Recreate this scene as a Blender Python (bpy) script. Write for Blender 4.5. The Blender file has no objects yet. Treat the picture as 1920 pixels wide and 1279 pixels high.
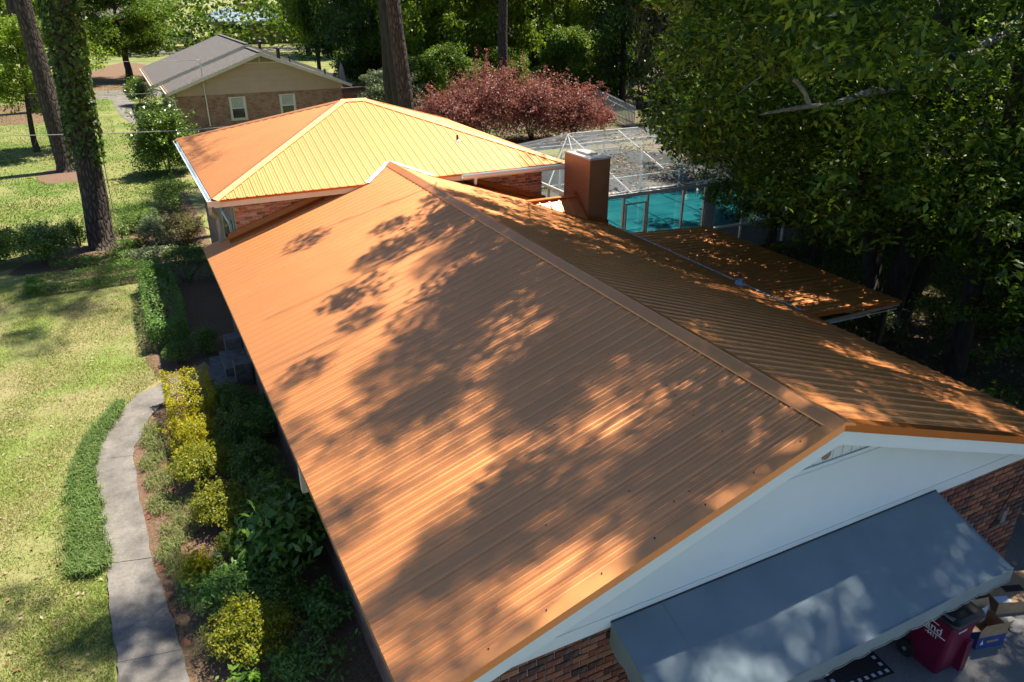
import bpy, math, random
import numpy as np
from mathutils import Vector, Matrix

# ------------------------------------------------------------------ camera, sky, sun, exposure
scene = bpy.context.scene
COL = scene.collection
R = math.radians

cam_data = bpy.data.cameras.new('camera')
cam_data.sensor_width = 36.0
cam_data.lens = 26.752
cam_data.clip_start = 0.1
cam_data.clip_end = 3000
cam = bpy.data.objects.new('camera', cam_data)
COL.objects.link(cam)
CAM = (-6.4086, -4.697, 8.6207)
cam.location = CAM
cam.rotation_euler = (math.pi / 2 - 0.433, 0, -0.468)
scene.camera = cam

SUN = Vector((0.43, 0.09, 1.0)).normalized()
elev = math.asin(SUN.z)
azim = math.atan2(SUN.x, SUN.y)
world = bpy.data.worlds.new('World')
scene.world = world
world.use_nodes = True
wn = world.node_tree
bg = wn.nodes['Background']
sky = wn.nodes.new('ShaderNodeTexSky')
sky.sky_type = 'NISHITA'
sky.sun_disc = False
sky.sun_elevation = elev
sky.sun_rotation = azim
sky.air_density = 1.0
sky.dust_density = 0.2
sky.ozone_density = 6.0
wn.links.new(sky.outputs[0], bg.inputs[0])
bg.inputs[1].default_value = 0.07

sun_data = bpy.data.lights.new('sun', 'SUN')
sun_data.energy = 5.0
sun_data.angle = R(0.6)
sun_data.color = (1.0, 0.91, 0.77)
sun = bpy.data.objects.new('sun', sun_data)
COL.objects.link(sun)
sun.rotation_euler = (-SUN).to_track_quat('-Z', 'Y').to_euler()

scene.view_settings.view_transform = 'Standard'
scene.view_settings.look = 'None'
scene.view_settings.exposure = 1.05
scene.view_settings.gamma = 1.0
scene.cycles.max_bounces = 4
scene.cycles.diffuse_bounces = 2
scene.cycles.glossy_bounces = 3
scene.cycles.transmission_bounces = 3
scene.cycles.transparent_max_bounces = 10
scene.cycles.use_adaptive_sampling = True
scene.cycles.adaptive_threshold = 0.03
scene.cycles.use_denoising = True

# ------------------------------------------------------------------ materials
def rgb(h):
    v = [int(h[i:i + 2], 16) / 255 for i in (0, 2, 4)]
    return tuple(c / 12.92 if c <= .04045 else ((c + .055) / 1.055) ** 2.4 for c in v) + (1,)

def c4(c):
    return rgb(c) if isinstance(c, str) else tuple(c) + (1,)

MATS = {}

class NT:
    def __init__(self, name):
        m = bpy.data.materials.new(name)
        m.use_nodes = True
        self.m, self.t = m, m.node_tree
        self.p = self.t.nodes['Principled BSDF']
        self.out = self.t.nodes['Material Output']
    def n(self, kind, **kw):
        o = self.t.nodes.new('ShaderNode' + kind)
        for k, v in kw.items():
            setattr(o, k, v)
        return o
    def l(self, a, b):
        self.t.links.new(a, b)
    def noise(self, scale, detail=3, coord='Object', rough=.55, stretch=None):
        tc = self.n('TexCoord')
        src = tc.outputs[coord]
        if stretch:
            mp = self.n('Mapping')
            mp.inputs['Scale'].default_value = stretch
            self.l(src, mp.inputs[0])
            src = mp.outputs[0]
        nz = self.n('TexNoise')
        nz.inputs['Scale'].default_value = scale
        nz.inputs['Detail'].default_value = detail
        nz.inputs['Roughness'].default_value = rough
        self.l(src, nz.inputs['Vector'])
        return nz.outputs['Fac']
    def ramp(self, fac, stops):
        r = self.n('ValToRGB')
        e = r.color_ramp.elements
        while len(e) < len(stops):
            e.new(.5)
        for el, (pos, col) in zip(e, stops):
            el.position = pos
            el.color = c4(col)
        self.l(fac, r.inputs[0])
        return r.outputs[0]
    def mix(self, fac, a, b, mode='MIX'):
        x = self.n('Mix', data_type='RGBA', blend_type=mode)
        for s, v in ((0, fac), (6, a), (7, b)):
            if hasattr(v, 'is_linked') or hasattr(v, 'links'):
                self.l(v, x.inputs[s])
            elif s == 0:
                x.inputs[0].default_value = v
            else:
                x.inputs[s].default_value = c4(v)
        return x.outputs[2]
    def bump(self, h, strength=.3, dist=.01):
        b = self.n('Bump')
        b.inputs['Strength'].default_value = strength
        b.inputs['Distance'].default_value = dist
        self.l(h, b.inputs['Height'])
        self.l(b.outputs[0], self.p.inputs['Normal'])
    def base(self, v):
        if hasattr(v, 'links'):
            self.l(v, self.p.inputs['Base Color'])
        else:
            self.p.inputs['Base Color'].default_value = c4(v)
    def rough(self, v):
        self.p.inputs['Roughness'].default_value = v

def plain(name, c1, c2=None, scale=6, rough=.6, metal=0, bump=0, bscale=None, dist=.01, spec=None, detail=4, stretch=None):
    t = NT(name)
    if c2 is None:
        t.base(c1)
    else:
        t.base(t.ramp(t.noise(scale, detail, stretch=stretch), [(.3, c1), (.7, c2)]))
    t.rough(rough)
    t.p.inputs['Metallic'].default_value = metal
    if spec is not None:
        t.p.inputs['Specular IOR Level'].default_value = spec
    if bump:
        t.bump(t.noise(bscale or scale * 4, 4, stretch=stretch), bump, dist)
    MATS[name] = t.m
    return t.m

def leaf_mat(name, cols, trans=.35, rough=.45, spec=.4, tint=None):
    """leaves: colour differs from leaf to leaf, light passes through"""
    t = NT(name)
    g = t.n('NewGeometry')
    k = len(cols)
    col = t.ramp(g.outputs['Random Per Island'], [(i / max(1, k - 1), c) for i, c in enumerate(cols)])
    big = t.noise(.7, 2)
    col = t.mix(t.ramp(big, [(.35, (0, 0, 0)), (.65, (1, 1, 1))]), t.mix(.22, col, (.02, .035, .008)), col)
    t.base(col)
    t.rough(rough)
    t.p.inputs['Specular IOR Level'].default_value = spec
    tr = t.n('BsdfTranslucent')
    t.l(t.mix(1.0, col, tint or (1.0, 1.0, .45), 'MULTIPLY'), tr.inputs[0])
    mx = t.n('MixShader')
    mx.inputs[0].default_value = trans
    t.l(t.p.outputs[0], mx.inputs[1])
    t.l(tr.outputs[0], mx.inputs[2])
    t.l(mx.outputs[0], t.out.inputs[0])
    MATS[name] = t.m
    return t.m

def make_materials():
    # copper coloured painted steel
    t = NT('copper_metal')
    fine = t.noise(1.3, 4)
    streak = t.noise(9, 3, stretch=(1, 1, .15))
    col = t.mix(t.ramp(fine, [(.3, (0, 0, 0)), (.7, (1, 1, 1))]), (.76, .30, .070), (.84, .345, .088))
    oi = t.n('ObjectInfo')
    col = t.mix(t.ramp(oi.outputs['Random'], [(0, (0, 0, 0)), (1, (.5, .5, .5))]), col, (.70, .28, .08))
    t.base(col)
    t.p.inputs['Metallic'].default_value = .86
    t.p.inputs['Coat Weight'].default_value = 1.0
    t.p.inputs['Coat IOR'].default_value = 1.85
    t.p.inputs['Specular Tint'].default_value = (1.0, .55, .28, 1)
    t.p.inputs['Specular IOR Level'].default_value = .3
    t.p.inputs['Coat Roughness'].default_value = .45
    rr = t.n('MapRange')
    t.l(streak, rr.inputs[0])
    rr.inputs[3].default_value = .52
    rr.inputs[4].default_value = .60
    t.l(rr.outputs[0], t.p.inputs['Roughness'])
    t.bump(t.noise(3.5, 3), .25, .012)
    MATS['copper_metal'] = t.m
    t = NT('copper_trim')
    t.base(t.mix(t.noise(2.0, 3), (.36, .125, .035), (.44, .16, .045)))
    t.p.inputs['Metallic'].default_value = .6
    t.p.inputs['Specular Tint'].default_value = (1.0, .55, .28, 1)
    t.rough(.4)
    MATS['copper_trim'] = t.m
    plain('chimney_metal', (.30, .15, .075), (.38, .19, .09), 1.5, .42, .35, .12, 3, .02)
    plain('chimney_cap', (.42, .41, .38), (.62, .60, .56), 4, .7, 0, .2, 20)
    plain('white_paint', (.60, .70, .77), (.66, .75, .82), 1.2, .5, detail=6)
    plain('cream_paint', (.55, .50, .42), (.62, .57, .48), 3, .6)
    plain('beige_siding', (.41, .31, .245), (.45, .345, .275), 2, .65)
    plain('soffit_white', (.7, .7, .68), None, rough=.7)
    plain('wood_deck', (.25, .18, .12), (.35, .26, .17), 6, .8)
    plain('dark_metal', (.05, .05, .055), None, rough=.4, metal=.6)
    plain('black_plastic', (.012, .013, .015), (.02, .021, .024), 20, .42, 0, .15, 120, .002)
    plain('black_rubber', (.014, .014, .014), None, rough=.7)
    plain('grey_plastic', (.20, .19, .20), None, rough=.5)
    plain('blue_boot', (.20, .30, .42), (.26, .37, .50), 10, .5)
    plain('galvanised', (.50, .52, .54), (.62, .64, .66), 8, .38, .7)
    plain('aluminium', (.72, .73, .74), (.80, .81, .82), 4, .35, .25)
    plain('maroon_plastic', (.12, .004, .03), (.16, .006, .04), 5, .42, 0, .1, 90, .003)
    plain('white_print', (.75, .76, .8), None, rough=.5)
    plain('awning_canvas', (.14, .19, .225), (.19, .245, .28), 1.6, .85, 0, .25, 260, .002, detail=6)
    plain('cardboard', (.34, .22, .12), (.42, .28, .16), 9, .85)
    plain('blue_print', (.02, .05, .20), (.03, .07, .26), 4, .6)
    plain('paper_label', (.55, .62, .72), None, rough=.6)
    plain('mat_black', (.014, .014, .016), (.03, .03, .033), 120, .95, 0, .6, 300, .004)
    plain('mat_white', (.62, .62, .64), (.72, .72, .74), 80, .95)
    plain('mat_rubber', (.02, .018, .018), (.035, .03, .03), 60, .9, 0, .6, 200, .004)
    t = NT('bark_pine')
    tc = t.n('TexCoord')
    mp = t.n('Mapping')
    mp.inputs['Scale'].default_value = (1, 1, .30)
    t.l(tc.outputs['Object'], mp.inputs[0])
    nz = t.n('TexNoise')
    nz.inputs['Scale'].default_value = 5
    t.l(mp.outputs[0], nz.inputs['Vector'])
    ad = t.n('VectorMath', operation='MULTIPLY_ADD')
    t.l(nz.outputs['Color'], ad.inputs[0])
    ad.inputs[1].default_value = (.12, .12, .12)
    t.l(mp.outputs[0], ad.inputs[2])
    vo = t.n('TexVoronoi', feature='DISTANCE_TO_EDGE')
    vo.inputs['Scale'].default_value = 8.5
    t.l(ad.outputs[0], vo.inputs['Vector'])
    plate = t.ramp(vo.outputs['Distance'], [(.0, (.018, .013, .010)), (.10, (.05, .036, .029)), (.35, (.115, .085, .07))])
    t.base(t.mix(t.ramp(t.noise(30, 4), [(.35, (0, 0, 0)), (.7, (.7, .7, .7))]), plate, t.mix(.5, plate, (.17, .14, .125))))
    t.rough(.95)
    t.bump(t.ramp(vo.outputs['Distance'], [(0, (0, 0, 0)), (.2, (1, 1, 1))]), 1.0, .06)
    MATS['bark_pine'] = t.m
    plain('bark_dark', (.018, .015, .012), (.06, .048, .038), 10, .9, 0, .9, 16, .03, stretch=(1, 1, .3))
    plain('bark_grey', (.13, .125, .11), (.36, .35, .32), 7, .9, 0, .7, 18, .02)
    plain('stem_wood', (.09, .065, .045), (.17, .13, .09), 15, .9)
    plain('green_paint', (.20, .25, .22), (.24, .29, .26), 4, .6)
    plain('redwood', (.20, .075, .045), (.28, .11, .06), 8, .8)
    plain('umbrella_cloth', (.52, .44, .36), None, rough=.9)
    plain('stone_block', (.07, .07, .068), (.16, .155, .15), 7, .9, 0, .5, 20, .01)
    plain('blue_metal_roof', (.30, .38, .46), (.36, .44, .52), 2, .4, .35)
    plain('tan_wall', (.30, .25, .17), (.36, .30, .21), 2, .8)
    plain('car_paint', (.72, .74, .76), None, rough=.25, spec=.6)
    plain('dark_glass', (.015, .02, .024), None, rough=.08, spec=.7)
    plain('fence_grey', (.42, .47, .50), (.52, .56, .58), 6, .7)
    plain('wire_grey', (.35, .35, .36), None, rough=.6)
    plain('wire_black', (.02, .02, .02), None, rough=.6)
    plain('mortar', (.40, .40, .40), (.54, .54, .53), 25, .95, 0, .4, 80, .004)
    plain('deck_stone', (.075, .08, .07), (.125, .125, .11), 2.5, .9, detail=6)
    plain('coping', (.50, .48, .44), (.60, .58, .54), 8, .8)
    plain('dead_leaf', (.20, .10, .05), (.36, .22, .12), 3, .8)
    # shingles
    t = NT('shingle')
    tc = t.n('TexCoord')
    br = t.n('TexBrick')
    br.inputs['Scale'].default_value = 1.0
    br.inputs['Brick Width'].default_value = .30
    br.inputs['Row Height'].default_value = .14
    br.inputs['Mortar Size'].default_value = .008
    br.inputs['Color1'].default_value = (.115, .105, .10, 1)
    br.inputs['Color2'].default_value = (.165, .15, .14, 1)
    br.inputs['Mortar'].default_value = (.06, .055, .052, 1)
    mp = t.n('Mapping')
    mp.inputs['Rotation'].default_value = (0, 0, R(90))
    t.l(tc.outputs['Object'], mp.inputs[0])
    t.l(mp.outputs[0], br.inputs['Vector'])
    t.base(t.mix(t.noise(.9, 4), t.mix(.5, br.outputs[0], (.10, .09, .085)), br.outputs[0]))
    t.rough(.9)
    MATS['shingle'] = t.m
    # far brickwork (pieces under ten pixels)
    for nm, a, b, mo in (('brick_far', (.17, .065, .042), (.30, .16, .11), (.30, .28, .25)),
                         ('brick_red_far', (.26, .085, .050), (.34, .12, .07), (.32, .22, .18))):
        t = NT(nm)
        tc = t.n('TexCoord')
        mp = t.n('Mapping')
        mp.inputs['Rotation'].default_value = (R(90), 0, 0)
        t.l(tc.outputs['Object'], mp.inputs[0])
        br = t.n('TexBrick')
        br.inputs['Scale'].default_value = 1.0
        br.inputs['Brick Width'].default_value = .215
        br.inputs['Row Height'].default_value = .085
        br.inputs['Mortar Size'].default_value = .008
        br.inputs['Bias'].default_value = -.1
        br.inputs['Color1'].default_value = c4(a)
        br.inputs['Color2'].default_value = c4(b)
        br.inputs['Mortar'].default_value = c4(mo)
        t.l(mp.outputs[0], br.inputs['Vector'])
        nz = t.noise(3.2, 4)
        t.base(t.mix(t.ramp(nz, [(.42, (0, 0, 0)), (.6, (.75, .75, .75))]), br.outputs[0], t.mix(.6, br.outputs[0], (.36, .25, .19))))
        t.rough(.9)
        MATS[nm] = t.m
    # single bricks
    for nm, stops in (('brick', [(0, (.04, .022, .022)), (.25, (.10, .036, .03)), (.5, (.17, .055, .036)), (.75, (.23, .075, .04)), (.9, (.27, .12, .065)), (1, (.13, .09, .085))]),
                      ('brick_orange', [(0, (.14, .05, .03)), (.3, (.30, .10, .042)), (.6, (.38, .135, .055)), (.85, (.42, .19, .09)), (1, (.46, .33, .24))])):
        t = NT(nm)
        oi = t.n('ObjectInfo')
        g = t.n('NewGeometry')
        ad = t.n('Math', operation='ADD')
        t.l(oi.outputs['Random'], ad.inputs[0])
        t.l(g.outputs['Random Per Island'], ad.inputs[1])
        fr = t.n('Math', operation='FRACT')
        t.l(ad.outputs[0], fr.inputs[0])
        col = t.ramp(fr.outputs[0], stops)
        blot = t.noise(11, 4)
        col = t.mix(t.ramp(blot, [(.5, (0, 0, 0)), (.72, (.6, .6, .6))]), col, t.mix(.5, col, (.30, .27, .25)))
        t.base(col)
        t.rough(.85)
        t.bump(t.noise(45, 4), .5, .006)
        MATS[nm] = t.m
    # concrete path and drive
    t = NT('concrete')
    a = t.noise(1.5, 6, rough=.72)
    b = t.noise(34, 4)
    col = t.ramp(a, [(.30, (.10, .09, .08)), (.46, (.17, .157, .14)), (.58, (.23, .212, .19)), (.75, (.27, .25, .225))])
    col = t.mix(t.ramp(b, [(.35, (0, 0, 0)), (.62, (1, 1, 1))]), t.mix(.35, col, (.07, .064, .056)), col)
    t.base(col)
    t.rough(.9)
    t.bump(t.noise(70, 3), .5, .006)
    MATS['concrete'] = t.m
    t = NT('drive_concrete')
    a = t.noise(.9, 5)
    b = t.noise(55, 3)
    col = t.ramp(a, [(.3, (.15, .155, .155)), (.7, (.22, .22, .215))])
    col = t.mix(t.ramp(b, [(.4, (0, 0, 0)), (.6, (1, 1, 1))]), t.mix(.5, col, (.10, .10, .10)), col)
    t.base(col)
    t.rough(.9)
    t.bump(t.noise(60, 3), .4, .006)
    MATS['drive_concrete'] = t.m
    # soil under the turf
    t = NT('lawn_soil')
    a = t.noise(.55, 5, rough=.6)
    b = t.noise(14, 5, rough=.7)
    fresh = t.ramp(b, [(.3, (.10, .145, .026)), (.55, (.20, .255, .055)), (.75, (.32, .34, .11))])
    dry = t.ramp(b, [(.3, (.19, .165, .065)), (.7, (.36, .32, .15))])
    col = t.mix(t.ramp(a, [(.40, (0, 0, 0)), (.62, (1, 1, 1))]), dry, fresh)
    c = t.noise(1.7, 5, rough=.7)
    col = t.mix(t.ramp(c, [(.60, (0, 0, 0)), (.70, (.85, .85, .85))]), col, (.22, .135, .085))
    t.base(col)
    t.rough(.95)
    t.bump(t.noise(40, 4), .8, .03)
    MATS['lawn_soil'] = t.m
    t = NT('lawn_green')
    a = t.noise(.35, 5, rough=.65)
    b = t.noise(9, 5, rough=.7)
    fresh = t.ramp(b, [(.3, (.06, .105, .015)), (.55, (.12, .185, .028)), (.75, (.20, .255, .05))])
    dry = t.ramp(b, [(.3, (.16, .16, .05)), (.7, (.29, .29, .10))])
    col = t.mix(t.ramp(a, [(.42, (0, 0, 0)), (.60, (1, 1, 1))]), dry, fresh)
    t.base(col)
    t.rough(.95)
    t.bump(b, .8, .04)
    MATS['lawn_green'] = t.m
    t = NT('woodland_floor')
    a = t.noise(.5, 5, rough=.65)
    b = t.noise(22, 4, rough=.7)
    litter = t.ramp(b, [(.3, (.045, .03, .02)), (.55, (.15, .10, .065)), (.75, (.30, .22, .15))])
    grass = t.ramp(b, [(.3, (.04, .065, .02)), (.7, (.14, .17, .06))])
    t.base(t.mix(t.ramp(a, [(.45, (0, 0, 0)), (.6, (1, 1, 1))]), litter, grass))
    t.rough(.95)
    t.bump(b, .8, .03)
    MATS['woodland_floor'] = t.m
    t = NT('mulch')
    b = t.noise(26, 5, rough=.75, stretch=(1, 2.2, 1))
    a = t.noise(1.2, 4)
    col = t.ramp(b, [(.3, (.07, .04, .027)), (.52, (.19, .11, .07)), (.72, (.36, .23, .15))])
    t.base(t.mix(t.ramp(a, [(.4, (0, 0, 0)), (.7, (.5, .5, .5))]), col, (.16, .13, .06)))
    t.rough(.95)
    t.bump(b, 1.0, .03)
    MATS['mulch'] = t.m
    # pool water
    t = NT('pool_water')
    t.base(t.ramp(t.noise(.35, 3), [(.3, (.012, .16, .20)), (.7, (.03, .25, .28))]))
    t.rough(.06)
    t.bump(t.noise(3, 3), .12, .03)
    MATS['pool_water'] = t.m
    # insect screen: a fine grey weave with see-through holes
    t = NT('insect_screen')
    tr = t.n('BsdfTransparent')
    df = t.n('BsdfDiffuse')
    df.inputs[0].default_value = (.24, .26, .28, 1)
    mx = t.n('MixShader')
    t.l(t.ramp(t.noise(.8, 3), [(.3, (.22, .22, .22)), (.7, (.46, .46, .46))]), mx.inputs[0])
    t.l(tr.outputs[0], mx.inputs[1])
    t.l(df.outputs[0], mx.inputs[2])
    t.l(mx.outputs[0], t.out.inputs[0])
    MATS['insect_screen'] = t.m
    t = NT('side_screen')
    tr = t.n('BsdfTransparent')
    df = t.n('BsdfDiffuse')
    df.inputs[0].default_value = (.30, .33, .34, 1)
    mx = t.n('MixShader')
    mx.inputs[0].default_value = .16
    t.l(tr.outputs[0], mx.inputs[1])
    t.l(df.outputs[0], mx.inputs[2])
    t.l(mx.outputs[0], t.out.inputs[0])
    MATS['side_screen'] = t.m
    # foliage
    leaf_mat('leaf_oak', [(.022, .05, .010), (.045, .10, .014), (.105, .20, .022), (.20, .32, .036), (.30, .40, .05)], .45, .42, .35)
    leaf_mat('leaf_wood', [(.06, .12, .015), (.10, .18, .02), (.15, .25, .028), (.24, .33, .04)], .52)
    leaf_mat('leaf_bright', [(.10, .18, .02), (.16, .27, .022), (.24, .35, .03), (.33, .41, .045)], .52)
    leaf_mat('leaf_dark', [(.03, .07, .012), (.05, .11, .016), (.09, .17, .025)], .42, .32, .5)
    leaf_mat('leaf_magnolia', [(.016, .034, .012), (.024, .05, .014), (.09, .05, .016), (.035, .07, .02), (.14, .08, .025)], .2, .3, .5)
    leaf_mat('leaf_pine', [(.025, .05, .015), (.045, .08, .022)], .25)
    leaf_mat('leaf_red', [(.19, .065, .062), (.31, .11, .10), (.42, .17, .15), (.45, .26, .20), (.15, .07, .062)], .48, .45, .35, (1.0, .6, .5))
    leaf_mat('leaf_gold', [(.26, .28, .008), (.44, .40, .008), (.60, .50, .012), (.18, .25, .015)], .42, .4, .35, (1.0, .95, .3))
    leaf_mat('leaf_goldgreen', [(.13, .18, .015), (.22, .26, .012), (.40, .36, .01), (.08, .13, .015)], .42)
    leaf_mat('leaf_hedge', [(.09, .19, .035), (.14, .28, .048), (.21, .36, .065)], .35)
    leaf_mat('leaf_box', [(.07, .15, .022), (.13, .235, .032), (.21, .31, .045)], .35)
    leaf_mat('leaf_camellia', [(.05, .11, .014), (.09, .175, .02), (.16, .27, .03), (.29, .37, .05)], .3, .28, .5)
    leaf_mat('leaf_redtip', [(.07, .12, .03), (.10, .15, .035), (.26, .13, .05), (.15, .17, .05)], .35)
    leaf_mat('leaf_laurel', [(.07, .16, .02), (.12, .24, .03), (.20, .33, .05)], .35, .3, .5)
    leaf_mat('leaf_grey', [(.13, .18, .09), (.19, .24, .13), (.25, .29, .17)], .35)
    leaf_mat('leaf_ivy', [(.05, .10, .016), (.09, .16, .025), (.16, .23, .035)], .38, .4, .4)
    leaf_mat('blade_lawn', [(.12, .19, .025), (.19, .28, .04), (.27, .34, .06), (.39, .40, .13), (.34, .30, .14)], .3, .7, .2)
    leaf_mat('blade_meadow', [(.07, .13, .015), (.12, .20, .022), (.18, .27, .035), (.28, .33, .07)], .3, .7, .2)
    leaf_mat('blade_border', [(.09, .18, .04), (.15, .26, .06), (.22, .33, .09), (.30, .38, .14)], .35, .5, .3)
    leaf_mat('blade_straw', [(.14, .20, .05), (.24, .30, .09), (.36, .36, .15), (.16, .25, .07), (.44, .40, .22)], .3, .6, .2)
    leaf_mat('needle_litter', [(.09, .05, .03), (.17, .10, .06), (.28, .18, .11), (.36, .27, .19)], .1, .9, .1)
    leaf_mat('screen_litter', [(.20, .10, .05), (.34, .19, .10), (.46, .33, .22), (.55, .47, .38)], .2, .9, .1)

make_materials()

# ------------------------------------------------------------------ builders
class MB:
    """collects boxes, sheets and tubes into one mesh"""
    def __init__(self):
        self.v, self.f = [], []
    def add(self, vs, fs):
        k = len(self.v)
        self.v += [tuple(p) for p in vs]
        self.f += [tuple(i + k for i in f) for f in fs]
        return self
    def box(self, x0, x1, y0, y1, z0, z1):
        vs = [(x0, y0, z0), (x1, y0, z0), (x1, y1, z0), (x0, y1, z0), (x0, y0, z1), (x1, y0, z1), (x1, y1, z1), (x0, y1, z1)]
        return self.add(vs, [(0, 3, 2, 1), (4, 5, 6, 7), (0, 1, 5, 4), (1, 2, 6, 5), (2, 3, 7, 6), (3, 0, 4, 7)])
    def quad(self, *p):
        return self.add(p, [tuple(range(len(p)))])
    def prism(self, poly, d):
        """poly: 3d points; d: extrusion vector"""
        n = len(poly)
        d = Vector(d)
        vs = [Vector(p) for p in poly] + [Vector(p) + d for p in poly]
        fs = [tuple(range(n))[::-1], tuple(range(n, 2 * n))]
        fs += [(i, (i + 1) % n, n + (i + 1) % n, n + i) for i in range(n)]
        return self.add(vs, fs)
    def tube(self, pts, rad, sides=6, cap=True):
        pts = [Vector(p) for p in pts]
        if not hasattr(rad, '__len__'):
            rad = [rad] * len(pts)
        rings = []
        ref = Vector((0, 0, 1))
        for i, p in enumerate(pts):
            t = (pts[min(i + 1, len(pts) - 1)] - pts[max(i - 1, 0)]).normalized()
            if abs(t.dot(ref)) > .95:
                a = t.cross(Vector((1, 0, 0))).normalized()
            else:
                a = t.cross(ref).normalized()
            b = t.cross(a)
            rings.append([p + (a * math.cos(2 * math.pi * k / sides) + b * math.sin(2 * math.pi * k / sides)) * rad[i] for k in range(sides)])
        vs = [q for r in rings for q in r]
        fs = []
        for i in range(len(pts) - 1):
            for k in range(sides):
                k2 = (k + 1) % sides
                fs.append((i * sides + k, i * sides + k2, (i + 1) * sides + k2, (i + 1) * sides + k))
        if cap:
            fs.append(tuple(range(sides)))
            fs.append(tuple(range((len(pts) - 1) * sides, len(pts) * sides))[::-1])
        return self.add(vs, fs)
    def bar(self, a, b, w, h):
        """square bar between two points, w across, h high"""
        a, b = Vector(a), Vector(b)
        t = (b - a).normalized()
        up = Vector((0, 0, 1))
        if abs(t.z) > .98:
            s = Vector((1, 0, 0))
        else:
            s = t.cross(up).normalized()
        n = s.cross(t).normalized()
        q = [s * (w / 2) * i + n * (h / 2) * j for i, j in ((-1, -1), (1, -1), (1, 1), (-1, 1))]
        vs = [a + c for c in q] + [b + c for c in q]
        return self.add(vs, [(3, 2, 1, 0), (4, 5, 6, 7), (0, 1, 5, 4), (1, 2, 6, 5), (2, 3, 7, 6), (3, 0, 4, 7)])
    def mesh(self, name, smooth=False):
        m = bpy.data.meshes.new(name)
        m.from_pydata(self.v, [], self.f)
        if smooth:
            m.polygons.foreach_set('use_smooth', [True] * len(m.polygons))
        m.update()
        return m
    def build(self, name, mat, parent=None, smooth=False):
        return obj(name, self.mesh(name, smooth), mat, parent)

def wpos(o):
    p = Vector(o.location)
    while o.parent:
        o = o.parent
        p += Vector(o.location)
    return p

def obj(name, mesh, mat, parent=None, loc=None):
    """link one mesh object; geometry given in world coordinates is moved under its parent"""
    o = bpy.data.objects.new(name, mesh)
    COL.objects.link(o)
    if mat and not mesh.materials:
        mesh.materials.append(MATS[mat])
    if parent:
        o.parent = parent
        o.location = (Vector(loc) if loc is not None else Vector()) - wpos(parent)
    elif loc is not None:
        o.location = loc
    return o

def tag(o, label=None, cat=None, group=None, kind=None):
    for k, v in (('label', label), ('category', cat), ('group', group), ('kind', kind)):
        if v:
            o[k] = v
    return o

def thing(name, label, cat, loc=(0, 0, 0), group=None):
    o = bpy.data.objects.new(name, None)
    o.empty_display_size = .2
    COL.objects.link(o)
    o.location = loc
    return tag(o, label, cat, group)

def copy_tree(o, parent=None):
    c = o.copy()
    COL.objects.link(c)
    if parent:
        c.parent = parent
    for ch in o.children:
        copy_tree(ch, c)
    return c

def fast_mesh(name, verts, k, mat):
    """verts (n,k,3): n separate k-gons"""
    n = verts.shape[0]
    m = bpy.data.meshes.new(name)
    m.vertices.add(n * k)
    m.vertices.foreach_set('co', verts.reshape(-1).astype(np.float32))
    m.loops.add(n * k)
    m.loops.foreach_set('vertex_index', np.arange(n * k, dtype=np.int32))
    m.polygons.add(n)
    m.polygons.foreach_set('loop_start', np.arange(0, n * k, k, dtype=np.int32))
    m.polygons.foreach_set('loop_total', np.full(n, k, dtype=np.int32))
    m.update(calc_edges=True)
    m.materials.append(MATS[mat])
    return m

def unit(a):
    return a / (np.linalg.norm(a, axis=-1, keepdims=True) + 1e-9)

def leaf_quads(rng, pos, size, aspect=.5, up=.6, out=None, hang=0.0):
    """one kite-shaped leaf at each position"""
    n = len(pos)
    nrm = rng.normal(size=(n, 3))
    nrm[:, 2] = np.abs(nrm[:, 2]) + up
    if out is not None:
        nrm += out
    nrm = unit(nrm)
    a = rng.normal(size=(n, 3))
    a[:, 2] -= hang
    a = unit(a - nrm * (a * nrm).sum(1, keepdims=True))
    b = np.cross(nrm, a)
    s = size * rng.uniform(.6, 1.25, (n, 1))
    w = s * aspect * .5
    v = np.stack([pos - a * s * .5, pos + b * w + a * s * .05, pos + a * s * .5 - nrm * s * .12, pos - b * w + a * s * .05], 1)
    return v

def in_balls(rng, centres, rad, per, flat=.7, shell=.35):
    """points in ellipsoids round the centres, denser towards the rim"""
    c = np.repeat(np.asarray(centres, float), per, 0)
    r = np.repeat(np.broadcast_to(np.asarray(rad, float), (len(centres),)), per)
    d = unit(rng.normal(size=c.shape))
    t = rng.uniform(0, 1, len(c)) ** shell
    off = d * (t * r)[:, None]
    off[:, 2] *= flat
    return c + off, d

# ------------------------------------------------------------------ house measures
PITCH = .331
RIDGE_Z = 4.345
XL, XR = -5.06, 5.82
def zroof(x):
    return RIDGE_Z - PITCH * abs(x)
RIB = .2286
PANEL = RIB * 4

def rib_profile(s0, s1, first):
    """(s, height) points of the ribbed sheet between s0 and s1, ribs at first + k*RIB"""
    pts = [(s0, None), (s1, None)]
    k0 = int(math.floor((s0 - first) / RIB)) - 1
    k1 = int(math.ceil((s1 - first) / RIB)) + 1
    prof = []
    for k in range(k0, k1 + 1):
        c = first + k * RIB
        prof += [(c - .033, 0), (c - .016, .019), (c + .016, .019), (c + .033, 0)]
        for q in (.0762, .1524):
            prof += [(c + q - .014, 0), (c + q, .0075), (c + q + .014, 0)]
    prof.sort()
    S = [p[0] for p in prof]
    Hh = [p[1] for p in prof]
    out = [(s0, float(np.interp(s0, S, Hh)))]
    out += [p for p in prof if s0 < p[0] < s1]
    out.append((s1, float(np.interp(s1, S, Hh))))
    return out

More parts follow.
